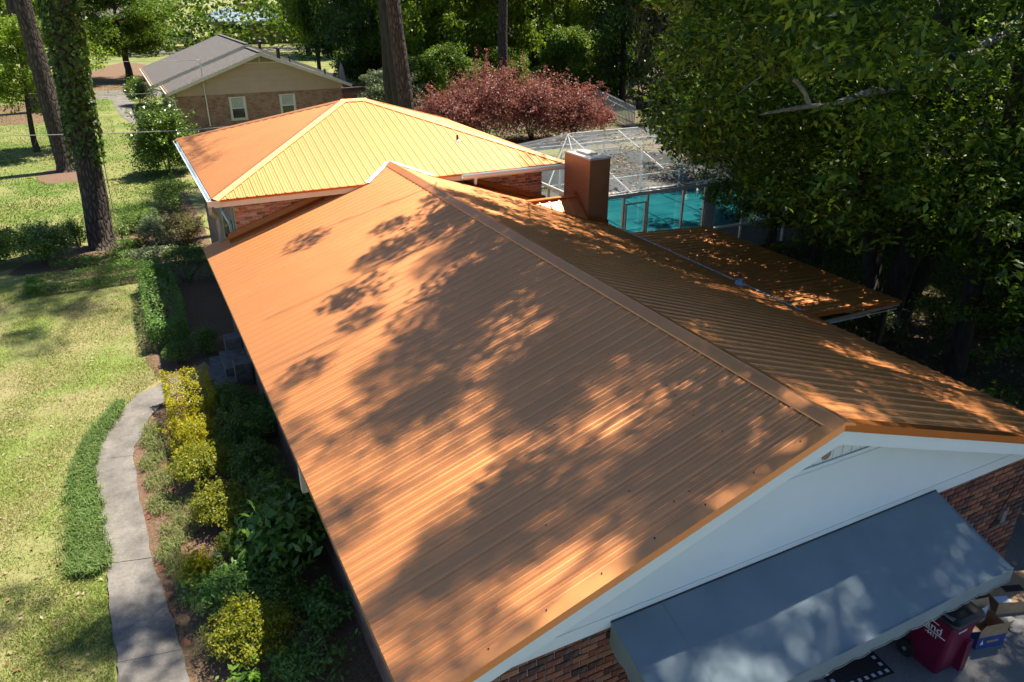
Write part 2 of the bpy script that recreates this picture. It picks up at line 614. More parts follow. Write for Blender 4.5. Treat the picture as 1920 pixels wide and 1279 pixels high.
def sheet_panels(parent, name, O, E, U, s0, s1, lower, upper, mat='copper_metal', share=False):
    """ribbed metal panels on the plane O + s*E + t*U"""
    O, E, U = Vector(O), Vector(E).normalized(), Vector(U).normalized()
    N = E.cross(U).normalized()
    if N.z < 0:
        N = -N
    s = s0
    made = []
    proto = None
    while s < s1 - .02:
        e = min(s + PANEL, s1)
        full = abs(e - s - PANEL) < 1e-6
        if share and full and proto:
            o = bpy.data.objects.new(name, proto)
            COL.objects.link(o)
            o.parent = parent
            o.location = E * (s - s0) + p_loc
            made.append(o)
            s = e
            continue
        prof = rib_profile(s + .0006, e - .0006, s0 + .5 * RIB)
        vs, fs = [], []
        for (q, h) in prof:
            lo, hi = lower(q), upper(q)
            hi = max(hi, lo + 1e-4)
            for t in (lo, hi):
                vs.append(O + E * q + U * t + N * h)
        for i in range(len(prof) - 1):
            a = 2 * i
            if upper(prof[i][0]) - lower(prof[i][0]) < .002 and upper(prof[i + 1][0]) - lower(prof[i + 1][0]) < .002:
                continue
            fs.append((a, a + 2, a + 3, a + 1))
        if fs:
            m = MB().add(vs, fs).mesh(name)
            o = obj(name, m, mat, parent)
            if share and full and proto is None:
                proto = m
                p_loc = Vector(o.location)
            made.append(o)
        s = e
    return made

# ------------------------------------------------------------------ the setting: ground, beds, path, drive, pool
def flat_poly(name, pts, z, mat, kind='structure'):
    o = MB().quad(*[(x, y, z) for x, y in pts]).build(name, mat)
    return tag(o, kind=kind)

def build_ground():
    flat_poly('ground', [(-900, -300), (900, -300), (900, 1500), (-900, 1500)], 0, 'lawn_soil')
    flat_poly('woodland_floor', [(6.6, 2.2), (40, -30), (200, -30), (300, 260), (40, 260), (33, 120), (11, 66), (10.8, 44), (16, 36), (22, 30), (22, 15), (9.8, 14.4), (6.6, 14)], .004, 'woodland_floor')
    flat_poly('back_lawn', [(-60, 27.5), (-9, 26.6), (-6.6, 27.9), (-4.2, 33), (-4.2, 48), (-2.8, 49), (-2.8, 69), (8, 70), (30, 118), (-60, 128)], .002, 'lawn_green')
    # mulch bed between the path and the house
    flat_poly('mulch_bed', [(-7.3, -2), (-7.3, 4.4), (-7.3, 5.2), (-7.45, 6.4), (-7.55, 8), (-7.6, 9.6), (-7.6, 10.6), (-7.35, 11.9), (-7.0, 12.6), (-6.5, 13.3), (-6.9, 15.0), (-6.75, 17.5), (-6.8, 21.6),
                                (-8.6, 22.6), (-9.6, 23.4), (-10.6, 24.2), (-10.2, 25.2), (-8.4, 26.3), (-6.8, 27.6), (-5.6, 31), (-4.6, 34), (-4.1, 34), (-4.1, 15), (-4.6, 14), (-4.6, -2)], .008, 'mulch')
    for x, y, rx, ry in ((-9.2, 40.6, 1.3, 2.6), (-11.6, 65.6, 2.3, 5.2), (-3.6, 92, 5.5, 16), (-13.5, 66, 5, 6)):
        pts = []
        for k in range(22):
            a = k / 22 * 2 * math.pi
            q = 1 + .13 * math.sin(3 * a + x) + .08 * math.sin(5 * a)
            pts.append((x + rx * q * math.cos(a), y + ry * q * math.sin(a)))
        flat_poly('pine_straw', pts, .006 if rx > 4 else .010, 'mulch')
    flat_poly('driveway', [(-2.6, -12), (14, -12), (14, -1.5), (6.4, 1.6), (5.3, 3), (5.3, .45), (-4.9, .45), (-4.9, -1.2)], .006, 'drive_concrete')
    # curved front walk: slabs between two edges
    L = [(-5.55, 14.25), (-6.34, 13.65), (-7.16, 13.17), (-7.57, 12.41), (-7.85, 11.79), (-8.04, 11.11), (-8.14, 10.57), (-8.08, 9.96), (-8.0, 8.79), (-7.98, 8.28), (-7.92, 7.07), (-7.93, 6.5), (-7.88, 5.61), (-7.83, 4.76), (-7.82, 4.0), (-7.85, 1.0)]
    Rr = [(-5.3, 13.2), (-6.25, 12.9), (-6.70, 12.45), (-7.02, 11.85), (-7.2, 11.15), (-7.34, 10.75), (-7.38, 10.4), (-7.36, 9.58), (-7.35, 8.93), (-7.31, 8.02), (-7.25, 6.9), (-7.17, 6.2), (-7.06, 5.25), (-7.0, 4.6), (-6.97, 3.8), (-6.95, 1.0)]
    path = thing('front_walk', None, None)
    path['kind'] = 'structure'
    cuts = [0, 6, 10, 13, 15]
    rng = random.Random(4)
    for a, b in zip(cuts[:-1], cuts[1:]):
        l, r = L[a:b + 1], Rr[a:b + 1]
        # finer edges
        def fine(p):
            out = []
            for (x0, y0), (x1, y1) in zip(p[:-1], p[1:]):
                for t in (0, .25, .5, .75):
                    out.append((x0 + (x1 - x0) * t + rng.uniform(-.018, .018), y0 + (y1 - y0) * t))
            out.append(p[-1])
            return out
        l, r = fine(l), fine(r)
        # joint gap
        g = .006
        l[0] = (l[0][0], l[0][1] - g); r[0] = (r[0][0], r[0][1] - g)
        l[-1] = (l[-1][0], l[-1][1] + g); r[-1] = (r[-1][0], r[-1][1] + g)
        h = .05 + rng.uniform(-.006, .006)
        m = MB()
        n = len(l)
        vs = [(x, y, h) for x, y in l] + [(x, y, h) for x, y in r] + [(x, y, 0) for x, y in l] + [(x, y, 0) for x, y in r]
        fs = [(i, i + 1, n + i + 1, n + i) for i in range(n - 1)]
        fs += [(2 * n + i, 2 * n + i + 1, i + 1, i) for i in range(n - 1)]
        fs += [(n + i, n + i + 1, 3 * n + i + 1, 3 * n + i) for i in range(n - 1)]
        fs += [(0, n, 3 * n, 2 * n), (n - 1, 2 * n - 1, 4 * n - 1, 3 * n - 1)]
        m.add(vs, fs).build('slab', 'concrete', path)
    # worn brick edging on the bed side, laid end to end
    edge = thing('brick_edging', 'weathered red brick edging half sunk along the front walk', 'edging', (-7.1, 6, 0))
    bm = MB().box(-.045, .045, -.1, .1, 0, .062).mesh('brick')
    seg = [(-7.27, 8.3), (-7.2, 7.0), (-7.12, 6.2), (-7.0, 5.25), (-6.93, 4.6), (-6.9, 3.8), (-6.88, 2.6)]
    for (x0, y0), (x1, y1) in zip(seg[:-1], seg[1:]):
        d = math.hypot(x1 - x0, y1 - y0)
        k = int(d / .225)
        for i in range(k):
            t = (i + .5) / k
            o = obj('brick', bm, 'brick', edge, (x0 + (x1 - x0) * t + .02 + rng.uniform(-.01, .01), y0 + (y1 - y0) * t, -.048 + rng.uniform(-.03, .008)))
            o.rotation_euler.z = math.atan2(x0 - x1, y0 - y1) * -1 + rng.uniform(-.06, .06)
    # neighbour's walk and the street
    pts = [(-6.5, 72.5), (-6.35, 68.6), (-6.2, 64), (-5.8, 59), (-5.2, 54.6), (-3.6, 53.8), (-3.6, 55.6), (-4.3, 57), (-4.7, 60), (-4.8, 64.5), (-4.9, 68), (-5.0, 72.5)]
    flat_poly('neighbour_walk', pts, .02, 'concrete')
    flat_poly('neighbour_drive', [(-9, 72.2), (-2, 72.2), (-1.5, 79), (-9, 79)], .012, 'concrete')
    flat_poly('street', [(-60, 131), (60, 119), (60, 127), (-60, 140)], .03, 'concrete')
    # pool deck and water
    deck = MB()
    deck.box(6.3, 21.6, 15.2, 17.6, 0, .06).box(6.3, 10.2, 17.6, 24.2, 0, .06).box(10.2, 21.6, 24.2, 26.2, 0, .06).box(20.6, 21.6, 17.6, 24.2, 0, .06)
    tag(deck.build('pool_deck', 'deck_stone'), kind='structure')
    cp = MB()
    for b in ((10.05, 20.75, 17.45, 17.75), (10.05, 20.75, 24.05, 24.35), (10.05, 10.35, 17.75, 24.05), (20.45, 20.75, 17.75, 24.05)):
        cp.box(b[0], b[1], b[2], b[3], .062, .10)
    tag(cp.build('pool_coping', 'coping'), kind='structure')
    flat_poly('pool_water', [(10.2, 17.6), (20.6, 17.6), (20.6, 24.2), (10.2, 24.2)], .03, 'pool_water')

build_ground()

# ------------------------------------------------------------------ the main house
HX1, HX2, HY1, HY2, HZ, HP = -4.72, 5.02, 14.45, 23.5, 4.05, .333
WALL_Y = .43
HIPW_Y = 14.92
WLX, WRX = -4.6, 5.2          # side walls of the front wing
house = thing('brick_house', 'long brick ranch house with copper coloured ribbed metal roof', 'house', (0, 7, 0))

def brick_wall(parent, wall_name, mat, x0, x1, y, top, z0, vis, depth=.06, bl=.218, bh=.0955, joint=.019, seed=1, cap=300):
    """bricks on a wall facing -Y; top(x): upper limit; vis(x,z): picked apart one by one in the photograph"""
    rng = random.Random(seed)
    back = MB()
    n = 24
    xs = [x0 + (x1 - x0) * i / n for i in range(n + 1)]
    poly = [(x0, y + .022, z0), (x1, y + .022, z0)] + [(x, y + .022, top(x)) for x in xs[::-1]]
    back.prism(poly, (0, depth + .1, 0))
    wall = back.build(wall_name, 'mortar', parent)
    shared = MB().box(0, bl - joint, 0, .05, 0, bh - joint).mesh('brick')
    rest = MB()
    made = 0
    zrow, row = z0, 0
    zmax = max(top(x) for x in xs)
    while zrow < zmax:
        x = x0 - (bl / 2 if row % 2 else 0)
        while x < x1:
            a, b = max(x, x0), min(x + bl - joint, x1)
            if b - a > .03:
                zt = min(zrow + bh - joint, min(top(a), top(b)) - .002)
                if zt - zrow > .015:
                    full = abs(b - a - bl + joint) < 1e-6 and abs(zt - zrow - bh + joint) < 1e-6
                    dy = rng.uniform(-.004, .004)
                    if vis((a + b) / 2, zrow + bh / 2) and made < cap:
                        made += 1
                        if full:
                            obj('brick', shared, mat, wall, (a, y + dy, zrow))
                        else:
                            MB().box(a, b, y + dy, y + dy + .05, zrow, zt).build('brick', mat, wall)
                    else:
                        rest.box(a, b, y + dy, y + dy + .05, zrow, zt)
            x += bl
        zrow += bh
        row += 1
    if rest.v:
        tag(rest.build('brickwork', mat, wall), kind='stuff')
    return wall

def build_gable_end():
    trim_b, trim_t = 2.29, 2.46
    brick_wall(house, 'gable_wall', 'brick', WLX, WRX, WALL_Y, lambda x: min(trim_b + .01, zroof(x) - .12), 0,
               lambda x, z: (x < -2.35 and z > 1.35) or (x > 2.55 and z > .55 + (5.2 - x) * .35), seed=5, cap=240)
    g = house
    # frieze board under the siding
    fx0 = -(RIDGE_Z - .13 - trim_b) / PITCH
    fx1 = -fx0
    poly = [(fx0, .385, trim_b), (fx1, .385, trim_b), (-(RIDGE_Z - .13 - trim_t) / PITCH * -1, .385, trim_t), (-(RIDGE_Z - .13 - trim_t) / PITCH, .385, trim_t)]
    fr = MB().prism(poly, (0, .043, 0)).build('frieze_board', 'white_paint', g)
    # lap siding, one board at a time
    z = trim_t + .006
    step = .165
    vent_z = 3.50
    while z < vent_z - .03:
        zt = min(z + step, vent_z)
        xa = (RIDGE_Z - .10 - z) / PITCH
        xb = (RIDGE_Z - .10 - zt) / PITCH
        m = MB().add([(-xa, .386, z), (xa, .386, z), (xb, .417, zt), (-xb, .417, zt), (-xa, .44, z), (xa, .44, z), (xb, .44, zt), (-xb, .44, zt)],
                     [(0, 1, 2, 3), (4, 7, 6, 5), (0, 4, 5, 1), (2, 6, 7, 3), (0, 3, 7, 4), (1, 5, 6, 2)])
        m.build('siding_board', 'white_paint', g)
        z = zt + .002
    # ledge and vertical boards of the vent
    xa = (RIDGE_Z - .10 - vent_z) / PITCH
    vent = MB().box(-xa + .05, xa - .05, .372, .44, vent_z + .004, vent_z + .05).build('vent_ledge', 'white_paint', g)
    x = -xa
    while x < xa - .02:
        b = min(x + .148, xa)
        ta, tb = zroof(x) - .1, zroof(b) - .1
        base = vent_z + .052
        if max(ta, tb) > base + .02:
            poly = [(x, .395, base), (b, .395, base), (b, .395, max(tb, base + .005)), (x, .395, max(ta, base + .005))]
            if x < 0 < b:
                poly = poly[:3] + [(0, .395, zroof(0) - .1)] + poly[3:]
            MB().prism(poly, (0, .03, 0)).build('vent_board', 'white_paint', vent)
        x = b + .010
    # old bird hole patch in the vent
    m = MB()
    m.tube([(.30, .392, 3.66), (.30, .378, 3.66)], .075, 14)
    m.build('vent_hole_ring', 'wood_deck', vent)
    # rake boards and copper rake trim, both slopes
    for sgn, xe in ((-1, XL), (1, XR)):
        t = 0
        for a, b in ((0, .5), (.5, 1.0)):
            xa, xb = xe * a, xe * b
            za, zb = zroof(xa) - .055, zroof(xb) - .055
            w = .20
            poly = [(xa, .012, za), (xb, .012, zb), (xb, .012, zb - w), (xa, .012, za - w)]
            MB().prism(poly, (0, .03, 0)).build('rake_board', 'white_paint', g)
        # trim: face strip hanging over the board and flat strip lying on the panels
        zc = RIDGE_Z
        o1 = [(0, -.006, zc + .030), (xe, -.006, zroof(xe) + .030), (xe, -.006, zroof(xe) - .075), (0, -.006, zc - .075)]
        f = MB().prism(o1, (0, .012, 0))
        f.quad((0, .004, zc + .028), (xe, .004, zroof(xe) + .028), (xe, .135, zroof(xe) + .028), (0, .135, zc + .028))
        f.quad((0, .135, zc + .028), (xe, .135, zroof(xe) + .028), (xe, .150, zroof(xe) + .004), (0, .150, zc + .004))
        f.build('rake_trim', 'copper_trim' if sgn > 0 else 'copper_metal', g)

def build_front_roof():
    roof = MB().add([(XL + .04, .03, zroof(XL) - .05), (0, .03, RIDGE_Z - .04), (XR - .04, .03, zroof(XR) - .05), (XR - .04, 14.86, zroof(XR) - .05), (0, 14.86, RIDGE_Z - .04), (XL + .04, 15.3, zroof(XL) - .05),
                     (XL + .04, .03, zroof(XL) - .09), (0, .03, RIDGE_Z - .10), (XR - .04, .03, zroof(XR) - .09), (XR - .04, 14.86, zroof(XR) - .09), (0, 14.86, RIDGE_Z - .10), (XL + .04, 15.3, zroof(XL) - .09)],
                    [(0, 1, 4, 5), (1, 2, 3, 4), (6, 11, 10, 7), (7, 10, 9, 8), (0, 6, 7, 1), (1, 7, 8, 2), (2, 8, 9, 3), (0, 5, 11, 6)]).build('front_roof', 'wood_deck', house)
    cs = math.sqrt(1 + PITCH * PITCH)
    # left slope: s along +Y from the gable, t up the slope from the eave
    sheet_panels(roof, 'roof_panel', (XL, .02, zroof(XL)), (0, 1, 0), (1, 0, PITCH), 0, 15.33, lambda s: 0, lambda s: (-XL - .03) * cs, share=True)
    sheet_panels(roof, 'roof_panel', (XR, .02, zroof(XR)), (0, 1, 0), (-1, 0, PITCH), 0, 14.88, lambda s: 0, lambda s: (XR - .03) * cs, share=True)
    sheet_panels(roof, 'roof_panel', (XR, 14.9, zroof(XR)), (0, 1, 0), (-1, 0, PITCH), 0, .44, lambda s: (XR - 1.05) * cs, lambda s: (XR - .03) * cs)
    # ridge cap
    m = MB()
    y0, y1 = -.012, 15.30
    w, up = .165, .034
    sec = [(-w - .006, -.016), (-w, 0), (-w + .03, .004), (-.012, .010), (0, .016), (.012, .010), (w - .03, .004), (w, 0), (w + .006, -.016)]
    vs, fs = [], []
    for yy in (y0, y1):
        for (x, h) in sec:
            vs.append((x, yy, zroof(x) + up + h))
    k = len(sec)
    for i in range(k - 1):
        fs.append((i, i + 1, k + i + 1, k + i))
    m.add(vs, fs)
    m.add([(-w, y0 + .002, zroof(w) + up), (0, y0 + .002, RIDGE_Z + up + .014), (w, y0 + .002, zroof(w) + up), (w, y0 + .002, zroof(w) + .01), (0, y0 + .002, RIDGE_Z + .0), (-w, y0 + .002, zroof(w) + .01)], [(0, 1, 2, 3, 4, 5)])
    m.build('ridge_cap', 'copper_metal', roof)
    # screws, a tiny scatter
    rng = random.Random(8)
    sc = MB()
    for i in range(46):
        x = -rng.uniform(.4, 4.8)
        y = .02 + RIB * (.5 + rng.randrange(0, 64)) + RIB * .17
        z = zroof(x)
        sc.tube([(x, y, z), (x - .003, y, z + .012)], .008, 6)
    for i in range(7):
        x = -.5 - i * .62
        sc.tube([(x, .125, zroof(x) + .02), (x, .125, zroof(x) + .04)], .009, 6)
    tag(sc.build('screw', 'dark_metal', roof), kind='stuff')
    # eave trim and fascia
    for xe, y1, nm in ((XL, 15.33, 'fascia'), (XR, 14.88, 'fascia')):
        s = -1 if xe < 0 else 1
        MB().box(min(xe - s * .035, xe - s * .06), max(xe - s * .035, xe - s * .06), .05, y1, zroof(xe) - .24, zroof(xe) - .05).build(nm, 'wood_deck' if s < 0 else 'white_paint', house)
        MB().box(min(xe - s * .005, xe - s * .02), max(xe - s * .005, xe - s * .02), .0, y1, zroof(xe) - .06, zroof(xe) - .002).build('eave_trim', 'copper_trim', house)
    # soffits
    MB().box(XL + .06, WLX, .05, 15.2, 2.43, 2.45).build('soffit', 'soffit_white', house)
    MB().box(WRX, XR - .06, .05, 14.8, 2.16, 2.18).build('soffit', 'soffit_white', house)
    # side walls of the front wing
    MB().box(WLX, WLX + .15, WALL_Y + .2, 15.1, 0, 2.52).build('side_wall', 'brick_far', house)
    MB().box(WRX - .15, WRX, WALL_Y + .2, 14.9, 0, 2.42).build('side_wall', 'brick_far', house)
    # lead boots on vent pipes
    for x, y in ((5.45, .55), (5.5, 7.45)):
        z = zroof(x)
        p = MB()
        p.tube([(x, y, z - .02), (x + .01, y, z + .03), (x + .02, y, z + .10), (x + .02, y, z + .17)], [.13, .11, .06, .045], 14)
        o = p.build('pipe_boot', 'blue_boot', roof, True)
        MB().tube([(x + .02, y, z + .15), (x + .02, y, z + .26)], .03, 10).build('vent_pipe', 'dark_metal', o)
    # white flashing where the porch roof meets the eave
    m = MB()
    y = 5.9
    while y < 12.8:
        b = min(y + 1.45, 12.8)
        m = MB().box(5.795, 5.85, y, b - .02, 2.425, 2.438)
        m.build('eave_flashing', 'fence_grey', house)
        y = b

def build_porch():
    p = MB().prism([(5.75, 5.85, 2.28), (8.85, 5.85, 2.08), (8.85, 5.85, 2.04), (5.75, 5.85, 2.24)], (0, 6.7, 0)).build('porch_roof', 'wood_deck', house)
    U = Vector((8.95 - 5.70, 0, -.203))
    sheet_panels(p, 'roof_panel', (5.70, 5.80, 2.315), (0, 1, 0), U, 0, 6.8, lambda s: .1, lambda s: U.length, share=True)
    MB().box(5.9, 8.9, 5.79, 5.83, 2.0, 2.08).build('porch_fascia', 'wood_deck', p)
    MB().bar((6.3, 5.77, 2.015), (8.8, 5.77, 1.955), .012, .02).build('porch_edge_strip', 'fence_grey', p)
    MB().prism([(5.86, 5.775, 2.25), (8.95, 5.775, 2.07), (8.95, 5.775, 2.12), (5.86, 5.775, 2.335)], (0, .012, 0)).build('rake_trim', 'copper_trim', p)
    for (x, y) in ((8.7, 6.0), (8.7, 9.2), (8.7, 12.4)):
        MB().box(x - .05, x + .05, y - .05, y + .05, 0, 2.05).build('porch_post', 'bark_dark', p)
    MB().box(5.3, 9.2, 5.9, 12.6, .0, .05).build('porch_slab', 'concrete', p)

def hz(d):
    return HZ + HP * d

def build_hip():
    """raised rear wing with hipped roof"""
    hd = (HY2 - HY1) / 2
    ym = HY1 + hd
    xa, xb = HX1 + hd, HX2 - hd
    zt = hz(hd)
    # deck below the metal
    k = .05
    m = MB().add([(HX1 + .04, HY1 + .04, HZ - k), (HX2 - .04, HY1 + .04, HZ - k), (HX2 - .04, HY2 - .04, HZ - k), (HX1 + .04, HY2 - .04, HZ - k), (xa, ym, zt - k), (xb, ym, zt - k)],
                 [(0, 1, 5, 4), (1, 2, 5), (2, 3, 4, 5), (3, 0, 4), (0, 3, 2, 1)])
    roof = m.build('hip_roof', 'wood_deck', house)
    cs = math.sqrt(1 + HP * HP)
    W, D = HX2 - HX1, HY2 - HY1
    # the ridge of the front wing runs into the front face: leave its metal whole below
    def up_front(s):
        return max(0, min(s, W - s, hd)) * cs
    def up_side(s):
        return max(0, min(s, D - s)) * cs
    sheet_panels(roof, 'roof_panel', (HX1, HY1, HZ), (1, 0, 0), (0, 1, HP), 0, W, lambda s: 0, up_front)
    sheet_panels(roof, 'roof_panel', (HX2, HY2, HZ), (-1, 0, 0), (0, -1, HP), 0, W, lambda s: 0, up_front)
    sheet_panels(roof, 'roof_panel', (HX1, HY2, HZ), (0, -1, 0), (1, 0, HP), 0, D, lambda s: 0, up_side)
    sheet_panels(roof, 'roof_panel', (HX2, HY1, HZ), (0, 1, 0), (-1, 0, HP), 0, D, lambda s: 0, up_side)
    # hip and ridge caps
    def cap(a, b, n1, n2, name):
        a, b = Vector(a), Vector(b)
        t = (b - a).normalized()
        out = []
        for n in (n1, n2):
            n = Vector(n).normalized()
            w = t.cross(n).normalized()
            out.append((n, w))
        (na, wa), (nb, wb) = out
        if wa.dot(nb) < 0:
            wa = -wa
        wa = -wa if (wa.z > 0) else wa
        wb = -wb if (wb.z > 0) else wb
        h = .032
        mid = (na + nb).normalized() * (h + .012)
        m = MB()
        vs = []
        for p in (a, b):
            vs += [p + wa * .15 + na * .008, p + wa * .142 + na * h, p + mid, p + wb * .142 + nb * h, p + wb * .15 + nb * .008]
        m.add(vs, [(i, i + 1, 5 + i + 1, 5 + i) for i in range(4)])
        m.build(name, 'copper_metal', roof)
    nF, nB, nL, nR = (0, -HP, 1), (0, HP, 1), (-HP, 0, 1), (HP, 0, 1)
    def eps(p):
        return p
    cap((HX1 + .01, HY1 + .01, HZ + .003), (xa, ym, zt), nF, nL, 'hip_cap')
    cap((HX2 - .01, HY1 + .01, HZ + .003), (xb, ym, zt), nF, nR, 'hip_cap')
    cap((HX1 + .01, HY2 - .01, HZ + .003), (xa, ym, zt), nB, nL, 'hip_cap')
    cap((HX2 - .01, HY2 - .01, HZ + .003), (xb, ym, zt), nB, nR, 'hip_cap')
    # ridge
    m = MB()
    vs = []
    for x in (xa - .06, xb + .06):
        for dy, h in ((-.15, .012), (-.14, .036), (0, .046), (.14, .036), (.15, .012)):
            vs.append((x, ym + dy, zt - abs(dy) * HP + h + .004))
    m.add(vs, [(i, i + 1, 6 + i, 5 + i) for i in range(4)])
    m.build('ridge_cap', 'copper_metal', roof)
    # fascia and eave trim
    fz0, fz1 = HZ - .19, HZ - .012
    MB().box(HX1 + .02, HX2 - .02, HY1 + .03, HY1 + .06, fz0, fz1).build('fascia', 'cream_paint', roof)
    MB().box(HX1 + .03, HX1 + .06, HY1 + .07, HY2 - .07, fz0, fz1).build('fascia', 'cream_paint', roof)
    MB().box(HX2 - .06, HX2 - .03, HY1 + .07, HY2 - .07, fz0, fz1).build('fascia', 'cream_paint', roof)
    MB().box(HX1 + .02, HX2 - .02, HY2 - .06, HY2 - .03, fz0, fz1).build('fascia', 'cream_paint', roof)
    MB().box(HX1 - .005, HX2 + .005, HY1 - .004, HY1 + .012, HZ - .055, HZ - .002).build('eave_trim', 'copper_trim', roof)
    MB().box(HX1 - .008, HX1 + .008, HY1 + .02, HY2, HZ - .055, HZ - .002).build('eave_trim', 'copper_trim', roof)
    # gutters: white half trough
    def gutter(a, b, side):
        a, b = Vector(a), Vector(b)
        sec = [(0, 0), (.0, -.07), (.03, -.105), (.09, -.105), (.115, -.03), (.115, 0), (.100, 0), (.100, -.03), (.08, -.09), (.03, -.09), (.012, -.06), (.012, 0)]
        side = Vector(side)
        vs = []
        for p in (a, b):
            for (o, h) in sec:
                vs.append(p + side * o + Vector((0, 0, h)))
        n = len(sec)
        fs = [(i, (i + 1) % n, n + (i + 1) % n, n + i) for i in range(n)] + [tuple(range(n)), tuple(range(n, 2 * n))]
        return MB().add(vs, fs)
    gutter((HX1 - .012, HY1 + .05, HZ - .02), (HX1 - .012, HY2, HZ - .02), (-1, 0, 0)).build('gutter', 'white_paint', roof)
    gutter((1.72, HY1 + .0 - .006, HZ - .02), (HX2 + .02, HY1 - .006, HZ - .02), (0, -1, 0)).build('gutter', 'white_paint', roof)
    MB().box(HX1 - .13, HX1 + .16, HY1 - .02, HY1 + .05, HZ - .15, HZ - .01).build('gutter_end', 'cream_paint', roof)
    # short outlet below the front gutter
    m = MB().bar((2.12, 14.40, 3.93), (2.12, 14.42, 3.76), .075, .06).bar((2.12, 14.42, 3.76), (2.20, 14.62, 3.68), .07, .06)
    m.build('downspout', 'white_paint', roof)
    # plumbing vent on the front face
    x, y = 2.35, 16.15
    z = hz(y - HY1)
    o = MB().tube([(x, y, z), (x, y, z + .035)], [.11, .07], 12).build('pipe_boot', 'galvanised', roof)
    MB().tube([(x, y, z + .02), (x, y, z + .17)], .035, 10).build('vent_pipe', 'dark_metal', o)
    # walls
    def top(x):
        return HZ - .15
    wall = brick_wall(house, 'rear_wing_wall', 'brick_orange', -4.22, 4.5, HIPW_Y, top, 2.35,
                      lambda x, z: (z > zroof(x) + .05) and (x < -1.0 or x > 1.9), seed=9, cap=280, bh=.085, bl=.215)
    MB().box(-4.22, -4.05, HIPW_Y + .2, HY2 - .4, 0, HZ - .12).build('rear_side_wall', 'brick_far', house)
    MB().box(4.33, 4.5, HIPW_Y + .2, HY2 - .4, 0, HZ - .12).build('rear_side_wall', 'brick_far', house)
    MB().box(-4.22, 4.5, HY2 - .6, HY2 - .4, 0, HZ - .12).build('rear_back_wall', 'brick_far', house)
    MB().box(HX1 + .07, HX2 - .07, HY1 + .07, HY2 - .07, HZ - .17, HZ - .14).build('soffit', 'soffit_white', house)
    # window with green shutter boards on the left side of the rear wing
    w = MB().box(-4.29, -4.215, 15.9, 17.2, 1.5, 3.1).build('side_window', 'white_paint', house)
    MB().box(-4.30, -4.292, 15.98, 17.12, 1.58, 3.02).build('pane', 'dark_glass', w)
    for y in (15.45, 17.25):
        sh = MB().box(-4.275, -4.222, y, y + .40, 1.45, 3.15).build('shutter', 'green_paint', house)
    MB().box(-4.255, -4.223, 15.12, 15.36, .2, 3.85).build('corner_board', 'green_paint', house)
    MB().bar((-4.80, 14.56, 3.90), (-4.80, 14.60, 3.70), .08, .06).bar((-4.80, 14.62, 3.70), (-4.62, 15.1, 3.45), .08, .06).bar((-4.62, 15.1, 3.45), (-4.62, 15.1, .1), .07, .08).build('downspout', 'green_paint', house)
    # apron flashing along the foot of the wall, on both slopes
    for xs in ((-4.45, -2.0), (2.0, 4.62)):
        a, b = xs
        za, zb = zroof(a), zroof(b)
        y = HIPW_Y - .012
        m = MB()
        m.add([(a, y, za + .21), (b, y, zb + .21), (b, y - .012, zb + .20), (a, y - .012, za + .20), (b, y - .06, zb + .07), (a, y - .06, za + .07), (b, y - .24, zb + .030), (a, y - .24, za + .030), (b, y - .25, zb + .004), (a, y - .25, za + .004)],
              [(0, 1, 2, 3), (3, 2, 4, 5), (5, 4, 6, 7), (7, 6, 8, 9)])
        m.build('apron_flashing', 'copper_trim', house)
    # valley metal where the front ridge meets the rear roof
    yv = HY1 + (RIDGE_Z - HZ) / HP
    nF = Vector((0, -HP, 1)).normalized()
    for s in (-1, 1):
        xe = s * (RIDGE_Z - HZ) / PITCH
        a, b = Vector((0, yv, RIDGE_Z)), Vector((xe, HY1 - .01, HZ))
        d = (b - a).normalized()
        nM = Vector((s * PITCH, 0, 1)).normalized()
        w1 = d.cross(nF).normalized()
        w1 = w1 if w1.y > 0 else -w1
        w2 = d.cross(nM).normalized()
        w2 = w2 if w2.y < 0 else -w2
        MB().quad(a + nF * .03, b + nF * .03, b + nF * .028 + w1 * .10, a + nF * .028 + w1 * .10).quad(a + nM * .03, b + nM * .03, b + nM * .028 + w2 * .05, a + nM * .028 + w2 * .05).build('valley_metal', 'aluminium', roof)

